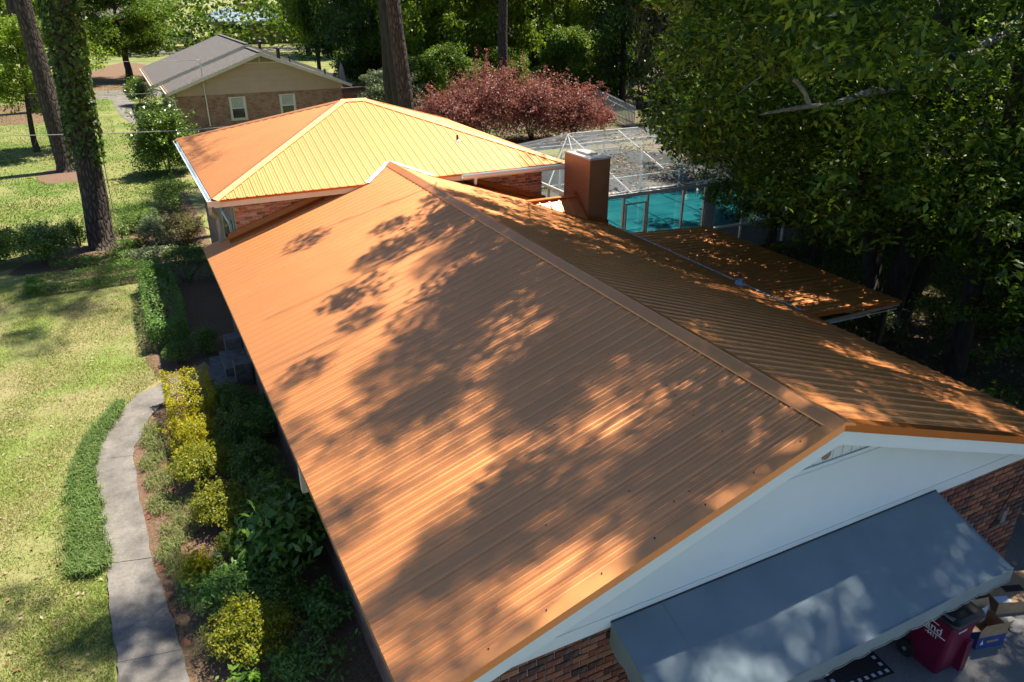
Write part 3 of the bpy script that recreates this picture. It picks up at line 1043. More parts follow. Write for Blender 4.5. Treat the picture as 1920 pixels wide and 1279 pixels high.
def build_chimney():
    x0, x1, y0, y1, zt = 4.93, 5.59, 13.0, 14.36, 4.37
    ch = MB().add([(x0, y0, 2.3), (x1, y0, 2.1), (x1, y1, 2.1), (x0, y1, 2.3), (x0, y0, zt), (x1, y0, zt), (x1, y1, zt), (x0, y1, zt)],
                  [(4, 5, 6, 7), (0, 1, 5, 4), (1, 2, 6, 5), (2, 3, 7, 6), (3, 0, 4, 7)]).build('chimney', 'chimney_metal', house)
    c = MB().box(x0 - .012, x1 + .012, y0 - .012, y1 + .012, zt + .002, zt + .045)
    c.box(x0 + .18, x1 - .15, y0 + .42, y1 - .32, zt + .045, zt + .11)
    c.build('chimney_cap', 'chimney_cap', ch)
    # base flashing
    m = MB()
    za, zb = zroof(x0), zroof(x1 + .03)
    m.add([(x0 - .01, y0 - .012, za + .15), (x1 + .03, y0 - .012, zb + .15), (x1 + .03, y0 - .03, zb + .02), (x0 - .01, y0 - .03, za + .02)], [(0, 1, 2, 3)])
    m.build('chimney_flashing', 'copper_trim', ch)
    # cricket: small gable on the uphill side
    ym = (y0 + y1) / 2
    zr = 3.22
    xr = (RIDGE_Z - zr) / PITCH        # where its ridge meets the slope
    def on(x, y):
        return (x, y, zroof(x) + .024)
    A, B = (x0 - .004, ym, zr + .03), (xr, ym, zr + .026)
    near = (x0 - .004, y0 - .03, zroof(x0) + .024)
    far = (x0 - .004, y1 + .03, zroof(x0) + .024)
    cr = MB().add([A, B, near], [(0, 1, 2)]).add([A, far, B], [(0, 1, 2)]).build('cricket', 'copper_metal', ch)
    for i in range(1, 5):
        t = i / 5
        p = Vector(near).lerp(Vector(B), t)
        q = Vector((p.x, ym, zr + .03))
        MB().bar(p + Vector((0, 0, .012)), q + Vector((0, 0, .012)), .045, .03).build('seam', 'copper_metal', cr)
    MB().bar(Vector(A) + Vector((0, 0, .02)), Vector(B) + Vector((-.05, 0, .03)), .16, .03).build('cricket_cap', 'copper_metal', cr)
    e = [Vector(near) + Vector((-.012, -.01, .02)), Vector(A) + Vector((-.012, 0, .10)), Vector(far) + Vector((-.012, .01, .02))]
    MB().bar(e[0], e[1], .014, .11).bar(e[1], e[2], .014, .11).build('cricket_flashing', 'copper_trim', cr)

def build_wall_fittings():
    m = MB().tube([(5.13, .375, 2.52), (5.0, .37, 2.42), (4.98, .378, 2.30), (4.60, .40, 1.45), (4.42, .40, 1.13), (4.50, .40, 1.10), (4.62, .40, 1.16)], .009, 6)
    m.build('wall_cable', 'wire_black', house, True)
    MB().box(4.62, 4.72, .375, .43, 1.12, 1.34).build('outlet_box', 'grey_plastic', house)
    # door in the shade under the awning
    d = MB().box(-.1, .85, .415, .44, .05, 2.1).build('side_door', 'white_paint', house)
    MB().box(.02, .73, .408, .414, 1.1, 1.95).build('pane', 'dark_glass', d)
    MB().tube([(.76, .412, 1.02), (.76, .36, 1.02)], .02, 8).build('handle', 'galvanised', d)
    # weathered trim end poking out below the left eave
    MB().box(-5.0, -4.62, 4.9, 5.02, 1.9, 2.35).build('eave_bracket', 'cream_paint', house)

build_gable_end()
build_front_roof()
build_porch()
build_hip()
build_chimney()
build_wall_fittings()

# ------------------------------------------------------------------ awning
def build_awning():
    a = thing('awning', 'long blue grey canvas awning with scalloped valance on the gable wall', 'awning', (0, .37, 0))
    x0, x1 = -2.64, 2.68
    yt, zt, yf, zf = .372, 2.375, -.82, 1.95
    nx, ny = 44, 10
    vs, fs = [], []
    rng = np.random.default_rng(3)
    for i in range(nx + 1):
        u = i / nx
        x = x0 + (x1 - x0) * u
        for j in range(ny + 1):
            t = j / ny
            sag = -.018 * math.sin(math.pi * t) * (1 - .7 * abs(math.sin(u * math.pi * 4)))
            vs.append((x, yt + (yf - yt) * t, zt + (zf - zt) * t + sag + rng.normal() * .0006))
    for i in range(nx):
        for j in range(ny):
            p = i * (ny + 1) + j
            fs.append((p, p + 1, p + ny + 2, p + ny + 1))
    MB().add(vs, fs).build('canopy', 'awning_canvas', a, True)
    # front valance with scallops
    def scallop(u, n):
        q = (u * n) % 1.0
        return .035 * (4 * q * (1 - q)) ** .8
    vs, fs = [], []
    nx = 200
    for i in range(nx + 1):
        u = i / nx
        x = x0 + (x1 - x0) * u
        w = .006 * math.sin(u * 60)
        d = .17 + scallop(u, 17)
        vs += [(x, yf - .002, zf + .002), (x, yf - .012 + w, zf - .05), (x, yf - .006 + w, zf - d)]
    for i in range(nx):
        for j in range(2):
            p = i * 3 + j
            fs.append((p, p + 1, p + 4, p + 3))
    MB().add(vs, fs).build('front_valance', 'awning_canvas', a, True)
    vs, fs = [], []
    for i in range(nx + 1):
        u = i / nx
        x = x0 + (x1 - x0) * u
        d = .165 + scallop(u, 17)
        vs += [(x, yf - .018 + .006 * math.sin(u * 60), zf - d), (x, yf - .018 + .006 * math.sin(u * 60), zf - d - .007)]
    for i in range(nx):
        p = i * 2
        fs.append((p, p + 1, p + 3, p + 2))
    MB().add(vs, fs).build('valance_braid', 'fence_grey', a, True)
    for xs in (-1.95,):
        MB().add([(xs - .012, yt, zt + .004), (xs + .012, yt, zt + .004), (xs + .012, yf, zf + .004), (xs - .012, yf, zf + .004), (xs - .012, (yt + yf) / 2, (zt + zf) / 2 - .004), (xs + .012, (yt + yf) / 2, (zt + zf) / 2 - .004)], [(0, 1, 5, 4), (4, 5, 2, 3)]).build('canopy_seam', 'awning_canvas', a)
    # hem rope line on top of the valance
    MB().tube([(x0, yf - .004, zf + .006), (x1, yf - .004, zf + .006)], .007, 5).build('front_hem', 'awning_canvas', a)
    # side panels: triangle with scalloped lower edge
    for xs, s in ((x0, -1), (x1, 1)):
        vs, fs = [], []
        n = 40
        for i in range(n + 1):
            t = i / n
            y = yt + (yf - yt) * t
            z = zt + (zf - zt) * t
            low = zt - .30 - (zt - zf - .06) * t - scallop(t, 4) * 1.3
            vs += [(xs, y, z), (xs + s * .01 * math.sin(t * 12), y, (z + low) / 2), (xs + s * .004, y, low)]
        for i in range(n):
            for j in range(2):
                p = i * 3 + j
                fs.append((p, p + 1, p + 4, p + 3))
        MB().add(vs, fs).build('side_panel', 'awning_canvas', a, True)
    # wall rail and frame tubes
    MB().box(x0, x1, .366, .384, zt - .012, zt + .008).build('wall_rail', 'dark_metal', a)
    f = MB().tube([(x0 + .02, yf + .03, zf - .03), (x1 - .02, yf + .03, zf - .03)], .014, 6)
    f.build('front_rail', 'galvanised', a)
    for x in (x0 + .03, -1.3, 0.02, 1.34, x1 - .03):
        MB().tube([(x, .36, zt - .04), (x, yf + .03, zf - .03)], .013, 6).build('arm', 'galvanised', a)
build_awning()

# ------------------------------------------------------------------ things on the drive
def text_mesh(txt, size, mat, align='CENTER'):
    cu = bpy.data.curves.new('lettering', 'FONT')
    cu.body = txt
    cu.size = size
    cu.align_x = align
    cu.align_y = 'CENTER'
    cu.extrude = .0015
    cu.offset = .0012
    o = bpy.data.objects.new('lettering', cu)
    COL.objects.link(o)
    bpy.context.view_layer.update()
    dg = bpy.context.evaluated_depsgraph_get()
    m = bpy.data.meshes.new_from_object(o.evaluated_get(dg))
    bpy.data.objects.remove(o)
    bpy.data.curves.remove(cu)
    m.materials.clear()
    m.materials.append(MATS[mat])
    return m

def build_bin():
    bx, by = 2.47, -.31
    b = thing('wheeled_bin', 'dark red wheeled refuse bin with black lid under the awning', 'bin', (bx, by, 0))
    # body: tapered rounded box, narrow at the foot; front is -Y
    def ring(w, d, z, r, cy=0):
        pts = []
        for cxs, cys, a0 in ((1, -1, -90), (1, 1, 0), (-1, 1, 90), (-1, -1, 180)):
            for k in range(5):
                a = R(a0 + k * 22.5)
                pts.append((bx + cxs * (w / 2 - r) + r * math.cos(a), by + cy + cys * (d / 2 - r) + r * math.sin(a), z))
        return pts
    secs = [(.44, .46, .015, .05, 0), (.46, .50, .10, .06, 0), (.50, .56, .45, .06, 0), (.545, .63, .86, .06, 0), (.56, .65, .90, .06, 0), (.595, .68, .905, .06, 0), (.595, .68, .955, .06, 0)]
    vs, fs = [], []
    for s in secs:
        vs += ring(*s)
    n = 20
    for i in range(len(secs) - 1):
        for k in range(n):
            fs.append((i * n + k, i * n + (k + 1) % n, (i + 1) * n + (k + 1) % n, (i + 1) * n + k))
    fs += [tuple(range(n))[::-1], tuple(range((len(secs) - 1) * n, len(secs) * n))]
    body = MB().add(vs, fs).build('body', 'maroon_plastic', b)
    # front foot rib
    MB().box(bx + .12, bx + .24, by - .34, by - .25, .02, .55).build('front_rib', 'maroon_plastic', b)
    # lid: domed, overhanging
    secs = [(.62, .72, .957, .07, 0), (.64, .74, .985, .08, 0), (.62, .72, 1.02, .09, 0), (.50, .60, 1.05, .12, .0), (.30, .40, 1.06, .12, 0)]
    vs, fs = [], []
    for s in secs:
        vs += ring(*s)
    for i in range(len(secs) - 1):
        for k in range(n):
            fs.append((i * n + k, i * n + (k + 1) % n, (i + 1) * n + (k + 1) % n, (i + 1) * n + k))
    fs += [tuple(range((len(secs) - 1) * n, len(secs) * n)), tuple(range(n))[::-1]]
    lid = MB().add(vs, fs).build('lid', 'black_plastic', b)
    MB().box(bx - .27, bx - .20, by - .26, by + .20, 1.035, 1.052).build('lid_panel', 'grey_plastic', lid)
    MB().tube([(bx - .26, by + .40, .93), (bx + .26, by + .40, .93)], .018, 8).build('handle', 'black_plastic', b)
    for s in (-1, 1):
        w = MB().tube([(bx + s * .25, by + .22, .13), (bx + s * .31, by + .22, .13)], .13, 22).build('wheel', 'black_rubber', b)
        MB().tube([(bx + s * .308, by + .22, .13), (bx + s * .318, by + .22, .13)], .03, 12).build('hub', 'galvanised', w)
    # lettering on the -X side: word with underline and number
    def stick(mesh, name, loc, rot):
        o = obj(name, mesh, None, body, loc)
        o.rotation_euler = rot
        return o
    tilt = math.atan2(.0225, .41)
    rot = Matrix(((0, -math.sin(tilt), -math.cos(tilt)), (-1, 0, 0), (0, math.cos(tilt), -math.sin(tilt)))).to_euler()
    sx = bx - .272
    stick(text_mesh('and', .17, 'white_print'), 'lettering', (sx - .001, by - .06, .755), rot)
    stick(text_mesh('-4411', .08, 'white_print'), 'lettering', (sx + .007, by - .04, .625), rot)
    MB().bar((sx + .002, by + .13, .68), (sx + .002, by - .24, .68), .004, .014).build('underline', 'white_print', body)
    MB().bar((sx - .010, by + .06, .86), (sx - .010, by - .12, .85), .004, .012).build('swoosh', 'white_print', body)
    # small print on the front
    m = MB()
    for i in range(5):
        m.box(bx - .16 + i * .035, bx - .14 + i * .035, by - .331, by - .325, .83, .855)
    tag(m.build('small_print', 'white_print', body), kind='stuff')
    # printed lines on the lid
    rngp = random.Random(2)
    for row, (w, y) in enumerate(((.30, .11), (.10, .02), (.19, -.07))):
        m = MB()
        x = -w / 2
        while x < w / 2:
            cw = rngp.uniform(.016, .026)
            m.box(bx + .03 + x, bx + .03 + x + cw, by + y - .022, by + y + .022, 1.0545, 1.0625)
            if rngp.random() < .6:
                m.v = m.v
            x += cw + .008
        tag(m.build('lid_print', 'white_print', lid), kind='stuff')
    for s in (-1, 1):
        MB().bar((bx + .03 + s * .19, by + .08, 1.056), (bx + .03 + s * .19, by - .09, 1.056), .016, .008).build('print_arrow', 'white_print', lid)
build_bin()

def carton(name, label, cx, cy, w, d, h, rz, side='cardboard', flaps=True, closed=False):
    t = thing(name, label, 'box', (cx, cy, 0))
    c = math.cos(rz), math.sin(rz)
    def P(x, y, z):
        return (cx + x * c[0] - y * c[1], cy + x * c[1] + y * c[0], z)
    th = .008
    for x0, x1, y0, y1, nm in ((-w / 2, w / 2, -d / 2, -d / 2 + th, 'front'), (-w / 2, w / 2, d / 2 - th, d / 2, 'back'), (-w / 2, -w / 2 + th, -d / 2 + th, d / 2 - th, 'side'), (w / 2 - th, w / 2, -d / 2 + th, d / 2 - th, 'side')):
        MB().prism([P(x0, y0, .01), P(x1, y0, .01), P(x1, y1, .01), P(x0, y1, .01)], (0, 0, h - .01)).build('side_wall', 'cardboard', t)
        if side != 'cardboard' and nm in ('front', 'side') and x0 < 0:
            e = .0025
            if nm == 'front':
                MB().prism([P(x0, y0 - e, .012), P(x1, y0 - e, .012), P(x1, y0, .012), P(x0, y0, .012)], (0, 0, h * .62)).build('print_band', side, t)
            else:
                MB().prism([P(x0 - e, y0, .012), P(x0, y0, .012), P(x0, y1, .012), P(x0 - e, y1, .012)], (0, 0, h * .9)).build('print_band', side, t)
    MB().prism([P(-w / 2, -d / 2, .006), P(w / 2, -d / 2, .006), P(w / 2, d / 2, .006), P(-w / 2, d / 2, .006)], (0, 0, .01)).build('base', 'cardboard', t)
    if closed:
        for y0, y1 in ((-d / 2, -.004), (.004, d / 2)):
            MB().prism([P(-w / 2, y0, h + .002), P(w / 2, y0, h + .002), P(w / 2, y1, h + .002), P(-w / 2, y1, h + .002)], (0, 0, .008)).build('flap', 'cardboard', t)
    elif flaps:
        def flap(a, b, out, drop):
            a, b, out = Vector(a), Vector(b), Vector(out)
            MB().prism([a, b, b + out + Vector((0, 0, drop)), a + out + Vector((0, 0, drop))], (0, 0, .006)).build('flap', 'cardboard', t)
        k = .17
        flap(P(-w / 2, -d / 2, h), P(-w / 2, d / 2, h), (-k * c[0], -k * c[1], 0), .03)
        flap(P(w / 2, d / 2, h), P(w / 2, -d / 2, h), (k * .6 * c[0], k * .6 * c[1], 0), -.16)
        flap(P(-w / 2, d / 2, h), P(w / 2, d / 2, h), (-k * .5 * c[1] * 1, k * .5 * c[0], 0), .15)
        flap(P(w / 2, -d / 2, h), P(-w / 2, -d / 2, h), (k * .25 * c[1], -k * .25 * c[0], 0), .14)
    return t, P

def build_boxes():
    t, P = carton('carton', 'open brown carton with blue printed sides beside the bin', 3.42, -.40, .46, .34, .36, R(-14), 'blue_print')
    # pale logo patch on the front, a blue and white sheet sticking up inside
    MB().prism([P(-.19, -.1755, .10), P(-.13, -.1755, .10), P(-.16, -.1755, .19)], (0, -.001, 0)).build('logo', 'white_print', t)
    MB().prism([P(-.08, -.1755, .12), P(.12, -.1755, .12), P(.12, -.1755, .16), P(-.08, -.1755, .16)], (0, -.001, 0)).build('logo_bar', 'cardboard', t)
    MB().prism([P(.02, .10, .2), P(.16, .14, .2), P(.16, .16, .46), P(.02, .12, .46)], (.0, .006, 0)).build('paper_sheet', 'paper_label', t)
    t, P = carton('flat_carton', 'large low closed cardboard box behind the open carton', 4.62, -.08, .95, .62, .22, R(-20), closed=True)
    MB().prism([P(-.2, -.1, .2325), P(.12, -.1, .2325), P(.12, .03, .2325), P(-.2, .03, .2325)], (0, 0, .001)).build('stamp', 'mat_rubber', t)
    MB().prism([P(-.47, -.30, .2325), P(-.25, -.30, .2325), P(-.25, -.17, .2325), P(-.47, -.17, .2325)], (0, 0, .001)).build('shipping_label', 'paper_label', t)
build_boxes()

def build_mat():
    t = thing('doormat', 'black doormat with white checked border under the awning', 'doormat', (1.35, .08, 0))
    rz = R(-6.5)
    c, s = math.cos(rz), math.sin(rz)
    cx, cy = 1.33, .10
    def P(x, y, z):
        return (cx + x * c - y * s, cy + x * s + y * c, z)
    w, d = .98, .62
    MB().prism([P(-w / 2, -d / 2, .008), P(w / 2, -d / 2, .008), P(w / 2, d / 2, .008), P(-w / 2, d / 2, .008)], (0, 0, .008)).build('rug', 'mat_black', t)
    st = .106
    nx, ny = 8, 5
    q = .027
    sq = []
    for i in range(nx):
        for j in range(ny):
            if i in (0, nx - 1) or j in (0, ny - 1):
                x = (i - (nx - 1) / 2) * st * 1.12
                y = (j - (ny - 1) / 2) * st * 1.15
                MB().prism([P(x - q, y - q, .0165), P(x + q, y - q, .0165), P(x + q, y + q, .0165), P(x - q, y + q, .0165)], (0, 0, .002)).build('white_check', 'mat_white', t)
    MB().prism([P(-.36, -.18, .0165), P(.36, -.18, .0165), P(.36, .2, .0165), P(-.36, .2, .0165)], (0, 0, .012)).build('rubber_mat', 'mat_rubber', t)
build_mat()

# ------------------------------------------------------------------ pool enclosure
def build_enclosure():
    y0, y1, ym, ze, zr = 15.3, 23.5, 19.4, 2.58, 3.87
    xl, xr = 6.2, 19.0
    t = thing('pool_enclosure', 'white framed screened pool enclosure with low gabled screen roof', 'pool cage', (12, 19, 0))
    def bar(name, a, b, w=.07, h=.07, mat='aluminium'):
        return MB().bar(a, b, w, h).build(name, mat, t)
    bar('eave_beam', (xl, y0, ze), (xr, y0, ze), .08, .12)
    bar('eave_beam', (xl, y1, ze), (xr, y1, ze), .08, .12)
    bar('eave_beam', (xl, y0, ze), (xl, y1, ze), .08, .10)
    bar('eave_beam', (xr, y0, ze), (xr, y1, ze), .08, .10)
    xs = [8.03 + 2.13 * k for k in range(6)]
    apex0, apex1 = xs[0], xs[-1] - .6
    bar('ridge_beam', (apex0, ym, zr), (xr - 1.6, ym, zr), .06, .08)
    for x in xs[:5]:
        bar('rafter', (x, y0, ze + .05), (x, ym, zr), .038, .05)
        bar('rafter', (x, ym, zr), (x, y1, ze + .05), .038, .05)
    for a in ((xl, y0), (xl, y1), (xl, 17.5), (xl, 21.3)):
        bar('hip_rafter', (a[0], a[1], ze + .05), (apex0, ym, zr), .036, .045)
    for a in ((xr, y0), (xr, y1)):
        bar('hip_rafter', (a[0], a[1], ze + .05), (xr - 1.6, ym, zr), .036, .045)
    for f in (.36, .70):
        yy, zz = y0 + (ym - y0) * f, ze + (zr - ze) * f + .02
        bar('purlin', (xl + (apex0 - xl) * f, yy, zz), (xr - 1.6 * f, yy, zz), .03, .035)
        yy = y1 + (ym - y1) * f
        bar('purlin', (xl + (apex0 - xl) * f, yy, zz), (xr - 1.6 * f, yy, zz), .03, .035)
    # posts
    for x in (xl, 7.75, 8.7, 10.16, 11.1, 12.9, 15.0, 17.0, xr):
        bar('post', (x, y0, .06), (x, y0, ze - .06), .07, .07)
    for y in (17.5, 19.4, 21.3, y1):
        bar('post', (xl, y, .06), (xl, y, ze - .05), .07, .07)
    for x in (8.03, 10.16, 12.3, 14.4, 16.6, xr):
        bar('post', (x, y1, .06), (x, y1, ze - .06), .07, .07)
    bar('chair_rail', (xl, y1, .95), (xr, y1, .95), .05, .05)
    bar('chair_rail', (8.7, y0, .95), (xr, y0, .95), .05, .05)
    # screen door
    d = MB().bar((7.83, y0 - .02, 2.28), (8.62, y0 - .02, 2.28), .038, .05).bar((7.84, y0 - .02, .1), (7.84, y0 - .02, 2.3), .06, .05).bar((8.61, y0 - .02, .1), (8.61, y0 - .02, 2.3), .06, .05).bar((7.83, y0 - .02, 1.0), (8.62, y0 - .02, 1.0), .036, .045)
    d = d.build('screen_door', 'aluminium', t)
    MB().box(7.87, 7.90, y0 - .10, y0 - .05, 1.05, 1.2).build('handle', 'dark_metal', d)
    # solid grey panel at one bay
    MB().box(11.18, 11.62, y0 - .02, y0 + .02, .08, ze - .06).build('solid_panel', 'fence_grey', t)
    # screens: one per bay
    ridge_x = [apex0] + xs[1:5] + [xr - 1.6]
    for a, b in zip(ridge_x[:-1], ridge_x[1:]):
        ea = xl if a == apex0 else a
        eb = xr if b == ridge_x[-1] else b
        aa = apex0 if a == apex0 else a
        MB().quad((aa, y0, ze + .09), (b if b != ridge_x[-1] else b, y0, ze + .09), (b, ym, zr + .04), (a, ym, zr + .04)).build('roof_screen', 'insect_screen', t)
        MB().quad((aa, y1, ze + .09), (a, ym, zr + .04), (b, ym, zr + .04), (b, y1, ze + .09)).build('roof_screen', 'insect_screen', t)
    for q in (((xl, y0), (apex0, y0)), ((xl, y1), (apex0, y1)), ((xl, y0), (xl, y1)), ((xr, y0), (ridge_x[-1], y0)), ((xr, y1), (ridge_x[-1], y1)), ((xr, y0), (xr, y1))):
        ax = apex0 if q[0][0] == xl else ridge_x[-1]
        MB().quad((q[0][0], q[0][1], ze + .09), (q[1][0], q[1][1], ze + .09), (ax, ym, zr + .04)).build('roof_screen', 'insect_screen', t)
    px = [xl, 7.75, 8.7, 10.16, 11.1, 12.9, 15.0, 17.0, xr]
    for a, b in zip(px[:-1], px[1:]):
        MB().quad((a, y0 + .01, .08), (b, y0 + .01, .08), (b, y0 + .01, ze - .05), (a, y0 + .01, ze - .05)).build('side_screen', 'side_screen', t)
    MB().quad((xl, y0, .08), (xl, y1, .08), (xl, y1, ze - .05), (xl, y0, ze - .05)).build('side_screen', 'side_screen', t)
    # fallen leaves on the screen
    rng = np.random.default_rng(12)
    n = 3200
    x = rng.uniform(7.2, 17, n)
    y = ym - (ym - y0) * rng.uniform(0, 1, n) ** .8
    z = ze + .10 + (zr + .04 - ze - .09) * (y - y0) / (ym - y0)
    pos = np.stack([x, y, z + .012], 1)
    keep = rng.uniform(size=n) < .35 + .65 * (np.sin(x * 1.7) * np.sin(y * 2.3) > 0)
    o = obj('fallen_leaves', fast_mesh('fallen_leaves', leaf_quads(rng, pos[keep], .10, .6, 2.5), 4, 'screen_litter'), None)
    tag(o, 'dry brown leaves scattered on the pool screen roof', 'leaves', kind='stuff')
    # things inside: two loungers' low table and a planter tub by the water
    p = MB().tube([(9.9, 17.6, .06), (9.9, 17.6, .34)], [.24, .3], 16).build('planter_tub', 'grey_plastic')
    tag(p, 'small grey tub on the pool deck beside the water', 'planter')
build_enclosure()

# ------------------------------------------------------------------ neighbouring houses
def window(parent, x0, x1, z0, z1, y, frame='white_paint'):
    """double-hung window on a wall facing -Y"""
    f = MB().box(x0 - .09, x1 + .09, y - .05, y, z0 - .09, z0).box(x0 - .09, x1 + .09, y - .05, y, z1, z1 + .09).box(x0 - .09, x0, y - .05, y, z0, z1).box(x1, x1 + .09, y - .05, y, z0, z1)
    f = f.build('window', 'cream_paint', parent)
    zm = (z0 + z1) / 2
    MB().box(x0, x1, y - .025, y - .002, zm - .03, zm + .03).box(x0, x0 + .05, y - .025, y - .002, z0, zm - .03).box(x1 - .05, x1, y - .025, y - .002, z0, zm - .03).box(x0, x0 + .05, y - .025, y - .002, zm + .03, z1).box(x1 - .05, x1, y - .025, y - .002, zm + .03, z1).build('sash', frame, f)
    MB().box(x0 + .05, x1 - .05, y - .012, y - .004, z0, zm - .03).build('pane', 'dark_glass', f)
    p = MB().box(x0 + .05, x1 - .05, y - .012, y - .004, zm + .03, z1).build('pane', 'dark_glass', f)
    b = MB()
    k = 9
    for i in range(k):
        zz = zm + .05 + (z1 - zm - .06) * i / k
        b.box(x0 + .055, x1 - .055, y - .018, y - .013, zz, zz + .045)
    tag(b.build('blind', 'fence_grey', f), kind='stuff')
    MB().box(x0 - .12, x1 + .12, y - .09, y - .002, z0 - .15, z0 - .09).build('sill', 'cream_paint', f)
    return f

def build_neighbour():
    h = thing('neighbour_house', 'brick house with beige gable siding and grey shingle roof behind the hedge', 'house', (2.5, 55, 0))
    y0 = 49.2
    pk, pz, exl, exr, ez = 2.55, 5.0, -3.3, 8.3, 2.82
    def rz(x, dz=0):
        s = (pz - ez) / (pk - exl) if x < pk else (pz - ez) / (exr - pk)
        return pz - abs(x - pk) * s + dz
    wl, wr, bz = -2.7, 7.75, 2.5
    MB().box(wl, wr, y0, y0 + .25, 0, bz).build('gable_wall', 'brick_far', h)
    MB().box(wl, wl + .25, y0 + .25, 66, 0, bz + .2).build('side_wall', 'brick_far', h)
    MB().box(wr - .25, wr, y0 + .25, 66, 0, bz + .2).build('side_wall', 'brick_far', h)
    # beige boards, each one
    z = bz
    i = 0
    while z < 4.75:
        zt = min(z + (.32 if i == 0 else .36), 4.78)
        xa0, xa1 = pk - (pz - .10 - z) / ((pz - ez) / (pk - exl)), pk + (pz - .10 - z) / ((pz - ez) / (exr - pk))
        xb0, xb1 = pk - (pz - .10 - zt) / ((pz - ez) / (pk - exl)), pk + (pz - .10 - zt) / ((pz - ez) / (exr - pk))
        xa0, xa1, xb0, xb1 = max(xa0, wl), min(xa1, wr), max(xb0, wl), min(xb1, wr)
        MB().add([(xa0, y0 - .035, z), (xa1, y0 - .035, z), (xb1, y0 - .012, zt), (xb0, y0 - .012, zt), (xa0, y0 + .2, z), (xa1, y0 + .2, z), (xb1, y0 + .2, zt), (xb0, y0 + .2, zt)],
                 [(0, 1, 2, 3), (0, 4, 5, 1), (2, 6, 7, 3), (0, 3, 7, 4), (1, 5, 6, 2)]).build('gable_board', 'beige_siding', h)
        z = zt + .006
        i += 1
    v = MB().prism([(1.35, y0 - .06, 4.36), (3.75, y0 - .06, 4.36), (pk + .1, y0 - .06, 4.80), (pk - .1, y0 - .06, 4.80)], (0, .03, 0)).build('gable_vent', 'dark_metal', h)
    for k in range(6):
        zz = 4.38 + k * .066
        half = (4.86 - zz) / .372 * .93
        MB().box(pk - half, pk + half, y0 - .085, y0 - .062, zz, zz + .035).build('louvre', 'beige_siding', v)
    MB().box(1.2, 3.9, y0 - .08, y0 - .04, 4.30, 4.355).box(pk - .03, pk + .03, y0 - .1, y0 - .063, 4.36, 4.82).build('vent_trim', 'cream_paint', v)
    for x in (.42, 3.62):
        window(h, x, x + .86, .98, 2.22, y0)
    # roof slabs: front section and rear section standing a little higher
    def slab(ya, yb, dl, dr, dz, name):
        xl, xr = exl - dl, exr + dr
        m = MB()
        zl = rz(exl) - dl * .37 + dz
        zr_ = rz(exr) - dr * .37 + dz
        top = [(xl, ya, zl), (pk, ya, pz + dz), (xr, ya, zr_)]
        vs = top + [(x, yb, zz) for x, _, zz in top] + [(x, ya, zz - .12) for x, _, zz in top] + [(x, yb, zz - .12) for x, _, zz in top]
        m.add(vs, [(0, 1, 4, 3), (1, 2, 5, 4), (6, 9, 10, 7), (7, 10, 11, 8), (3, 4, 10, 9), (4, 5, 11, 10), (0, 3, 9, 6), (2, 8, 11, 5)])
        o = m.build(name, 'shingle', h)
        MB().prism([(xl, ya - .03, zl - .01), (pk, ya - .03, pz + dz - .01), (xr, ya - .03, zr_ - .01), (xr, ya - .03, zr_ - .20), (pk, ya - .03, pz + dz - .22), (xl, ya - .03, zl - .20)], (0, .03, 0)).build('rake_board', 'cream_paint', o)
        MB().bar((pk, ya, pz + dz + .02), (pk, yb, pz + dz + .02), .28, .035).build('ridge_shingles', 'shingle', o)
        MB().box(xl - .10, xl - .003, ya, yb, zl - .15, zl - .04).build('gutter', 'cream_paint', o)
        MB().box(xl + .005, xl + .09, ya, yb, zl + .012, zl + .03).build('leaf_debris', 'dead_leaf', o)
        return o
    r1 = slab(48.45, 53.3, 0, 0, 0, 'front_roof')
    r2 = slab(53.32, 67, .55, 0, .22, 'rear_roof')
    MB().bar((-3.4, 48.7, 2.62), (-2.9, 49.0, 2.3), .09, .09).bar((-2.9, 49.0, 2.3), (-2.9, 49.0, .1), .09, .09).build('downspout', 'cream_paint', h)
    MB().bar((-3.9, 53.6, 2.6), (-3.0, 53.6, 2.3), .09, .09).bar((-3.0, 53.6, 2.3), (-3.0, 53.6, .1), .09, .09).build('downspout', 'cream_paint', h)
    # service mast and vents
    MB().tube([(-1.05, 49.0, .6), (-1.05, 49.0, 4.45), (-1.12, 49.0, 4.62), (-1.25, 49.0, 4.6)], .045, 8).build('service_mast', 'galvanised', h)
    for (x, y, r, hh) in ((4.2, 58, .14, .45), (4.4, 52.3, .15, .62), (4.9, 51.2, .06, .35), (7.0, 50.3, .07, .25)):
        z = rz(x) + (.22 if y > 53.3 else 0)
        o = MB().tube([(x, y, z - .05), (x, y, z + hh)], r * .8, 10).build('roof_vent', 'dark_metal', r1)
        MB().tube([(x, y, z + hh), (x, y, z + hh + .06), (x, y, z + hh + .14)], [r * 1.5, r * 1.4, r * .5], 12).build('vent_hood', 'dark_metal', o)
    # raised deck with lattice railing and a closed parasol
    d = thing('garden_deck', 'red stained deck with lattice railing beside the shingle roofed house', 'deck', (10, 54, 0))
    MB().box(8.0, 13.0, 52.5, 60, 1.0, 1.12).build('deck_floor', 'redwood', d)
    corner = [(8.0, 52.5), (11.8, 53.0), (13.0, 54.6), (13.0, 60)]
